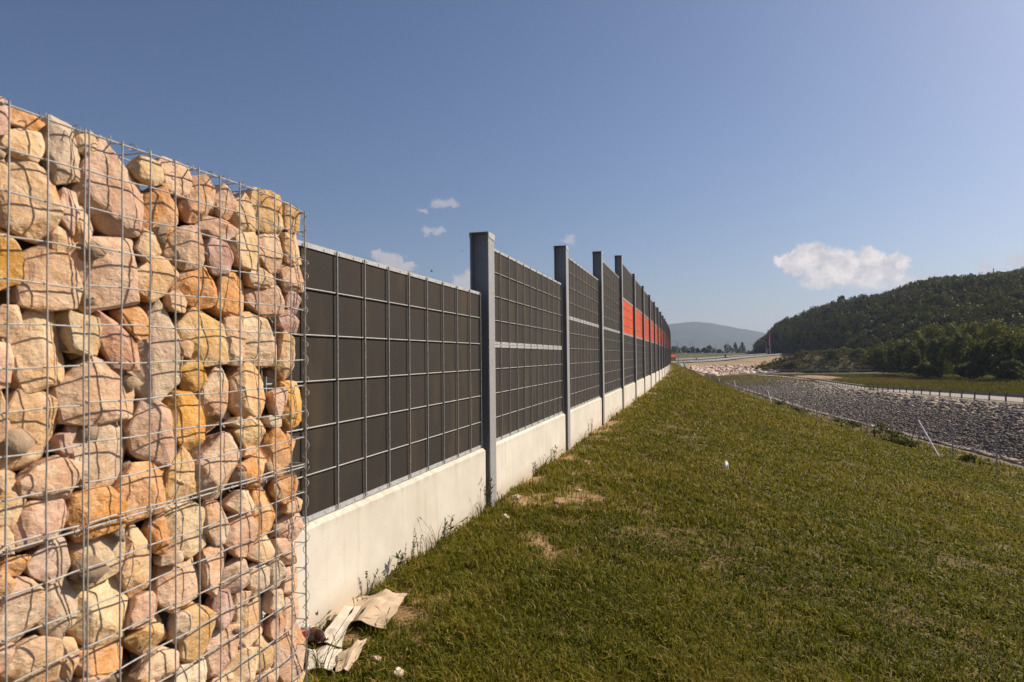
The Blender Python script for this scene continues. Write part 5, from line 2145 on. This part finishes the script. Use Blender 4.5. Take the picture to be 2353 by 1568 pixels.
# big bushes and young trees in front of the hill
BUSH = [(2030, 852, 235, 70, 62, .62, 'leftmost big olive bush at the meadow edge'), (2075, 853, 220, 74, 80, .45, 'dark green bush second from left at the meadow edge'), (2120, 854, 208, 80, 88, .30, 'very dark rounded bush left of the bright pair'),
        (2165, 856, 196, 84, 96, .40, 'dark bush in the middle of the bush row'), (2210, 858, 186, 90, 100, .55, 'mid green bush right of the middle of the bush row'), (2255, 860, 176, 90, 92, .35, 'dark dense bush with low skirts, third from the right edge'),
        (2300, 862, 168, 96, 100, .45, 'broad dark bush near the right edge'), (2350, 864, 160, 110, 120, .35, 'large dark bush cut by the right edge of the photo'),
        (2060, 842, 262, 64, 74, .80, 'yellow-green tree behind the leftmost big bush'), (2105, 842, 250, 70, 92, .70, 'light green tree behind the second bush'), (2145, 840, 240, 70, 104, .86, 'bright yellow-green tree left of the two brightest crowns'),
        (2190, 842, 226, 76, 106, .55, 'green tree with a ragged top in the middle back row'), (2236, 842, 216, 76, 116, .92, 'brightest green tree with a tall pointed crown'), (2290, 842, 206, 84, 118, .84, 'bright olive tree right of the brightest tree'),
        (2340, 842, 200, 90, 112, .78, 'yellow-tinged tree at the right edge back row'), (2020, 838, 290, 56, 56, .55, 'smaller green tree where bushes meet the wood'),
        (2130, 862, 184, 60, 34, .6, 'low leafy bush at the front of the tall grass'), (2230, 864, 168, 62, 38, .5, 'low ragged bush before the bush row'), (2320, 867, 154, 76, 46, .62, 'low leafy bush before the right edge bush')]
for i, (x, yb, Z, w, h, ti, lab) in enumerate(BUSH):
    tree('bush' if 'bush' in lab.split(' ')[:7] else 'tree', at(x, yb, Z) - Vector((0, 0, .6)), w / PF * Z * 1.08, h / PF * Z, M_leaf, ti, lab, 'bush' if 'bush' in lab.split(' ')[:7] else 'tree', 'bushes and young trees below the wooded hill', 900 + i, 4200, .32, 44, lift=.02)

# ditch plants by the fence
DP = [(1935, 985, 46, 1.0, 'low green ditch plant clump behind the middle fence posts'), (2010, 1010, 44, 1.2, 'dense green ditch plant clump near the middle of the fence'), (2050, 1030, 40, .9, 'ditch plant clump left of the white fence brace'),
      (2080, 1055, 38, .8, 'small ditch plant clump at the white fence brace'), (1830, 950, 66, .9, 'far green ditch plant clump by the fence'), (2240, 1095, 34, .6, 'sparse ditch plant clump near the rightmost fence post'), (2008, 892, 118, 1.5, 'green bush growing in the riprap near the guardrail'),
      (1790, 930, 80, .8, 'farthest ditch plant clump by the fence')]
for i, (x, y, Z, s, lab) in enumerate(DP):
    p = at(x, y, Z)
    tree('ditch_plant', (p.x, p.y, gz(p.x, p.y) - .05), 2.6 * s, 1.0 * s, M_weed, .35, lab, 'plant', 'plants in the ditch by the fence', 1000 + i, 500, .07, 10, lift=0.0)


# ------------------------------------------------------------------ mountain on the horizon
def mountain():
    R_ = [(300, 800), (700, 786), (1000, 778), (1250, 764), (1400, 756), (1500, 748), (1532, 745.8), (1565, 742), (1600, 740), (1635, 743), (1670, 749.5), (1700, 755), (1730, 760), (1764, 767), (1800, 772), (1850, 776), (2000, 770), (2300, 776), (2700, 790)]
    xs = np.linspace(300, 2700, 220)
    V, C = [], []
    ss = np.concatenate([np.linspace(0, 1, 26), [1.15, 1.5]])
    for s in ss:
        for x in xs:
            yr = np.interp(x, [p[0] for p in R_], [p[1] for p in R_])
            Z = 4200 + 1600 * s
            top = at(x, yr, 5800)
            if s <= 1:
                p = at(x, 813, 4200).lerp(top, s)
                p.z = -8 + (top.z + 8) * (s ** 1.15)
            else:
                p = top + (top - at(x, 813, 4200)) * (s - 1)
                p.z = top.z * (1 - (s - 1) * 1.4)
            V.append(tuple(p))
    V = np.array(V)
    sv = np.repeat(ss, len(xs))
    V[:, 2] += np.clip(sv, 0, 1) * (1.05 - np.clip(sv, 0, 1)) * 4 * 26 * n2(V[:, 0], V[:, 1], .0016, 5, 61.) + 3.5 * n2(V[:, 0], V[:, 1], .02, 3, 62.) * np.clip(sv, 0, 1)
    C = np.array([.030, .040, .034])[None] * (1 + .5 * n2(V[:, 0], V[:, 1], .006, 4, 63.)[:, None])
    a, b = len(ss), len(xs)
    idx = np.arange(a * b).reshape(a, b)
    Q = np.stack([idx[:-1, :-1], idx[:-1, 1:], idx[1:, 1:], idx[1:, :-1]], -1).reshape(-1, 4)
    tag(np_mesh('mountain', V, Q, M_far, col=np.concatenate([np.clip(C, 0, 1), np.ones((len(V), 1))], 1), smooth=True), kind='structure')


mountain()

# ------------------------------------------------------------------ the air
M_haze, nt, out = new_mat('pale_haze')
pv = nt.node('ShaderNodeVolumePrincipled')
pv.inputs['Color'].default_value = (0.62, 0.75, 1.0, 1)
pv.inputs['Density'].default_value = 0.95e-4
pv.inputs['Anisotropy'].default_value = 0.2
nt.l.new(pv.outputs[0], out.inputs['Volume'])
o = MB().box((-3400, -1500, -10.0), (3400, 9500, 420.0)).build('haze', M_haze)
tag(o, 'pale summer haze over the whole valley', 'haze', kind='stuff')

scene.cycles.max_bounces = 6
scene.cycles.diffuse_bounces = 3
scene.cycles.glossy_bounces = 2
scene.cycles.transmission_bounces = 2
scene.cycles.volume_bounces = 0
scene.cycles.transparent_max_bounces = 6
scene.cycles.use_denoising = True
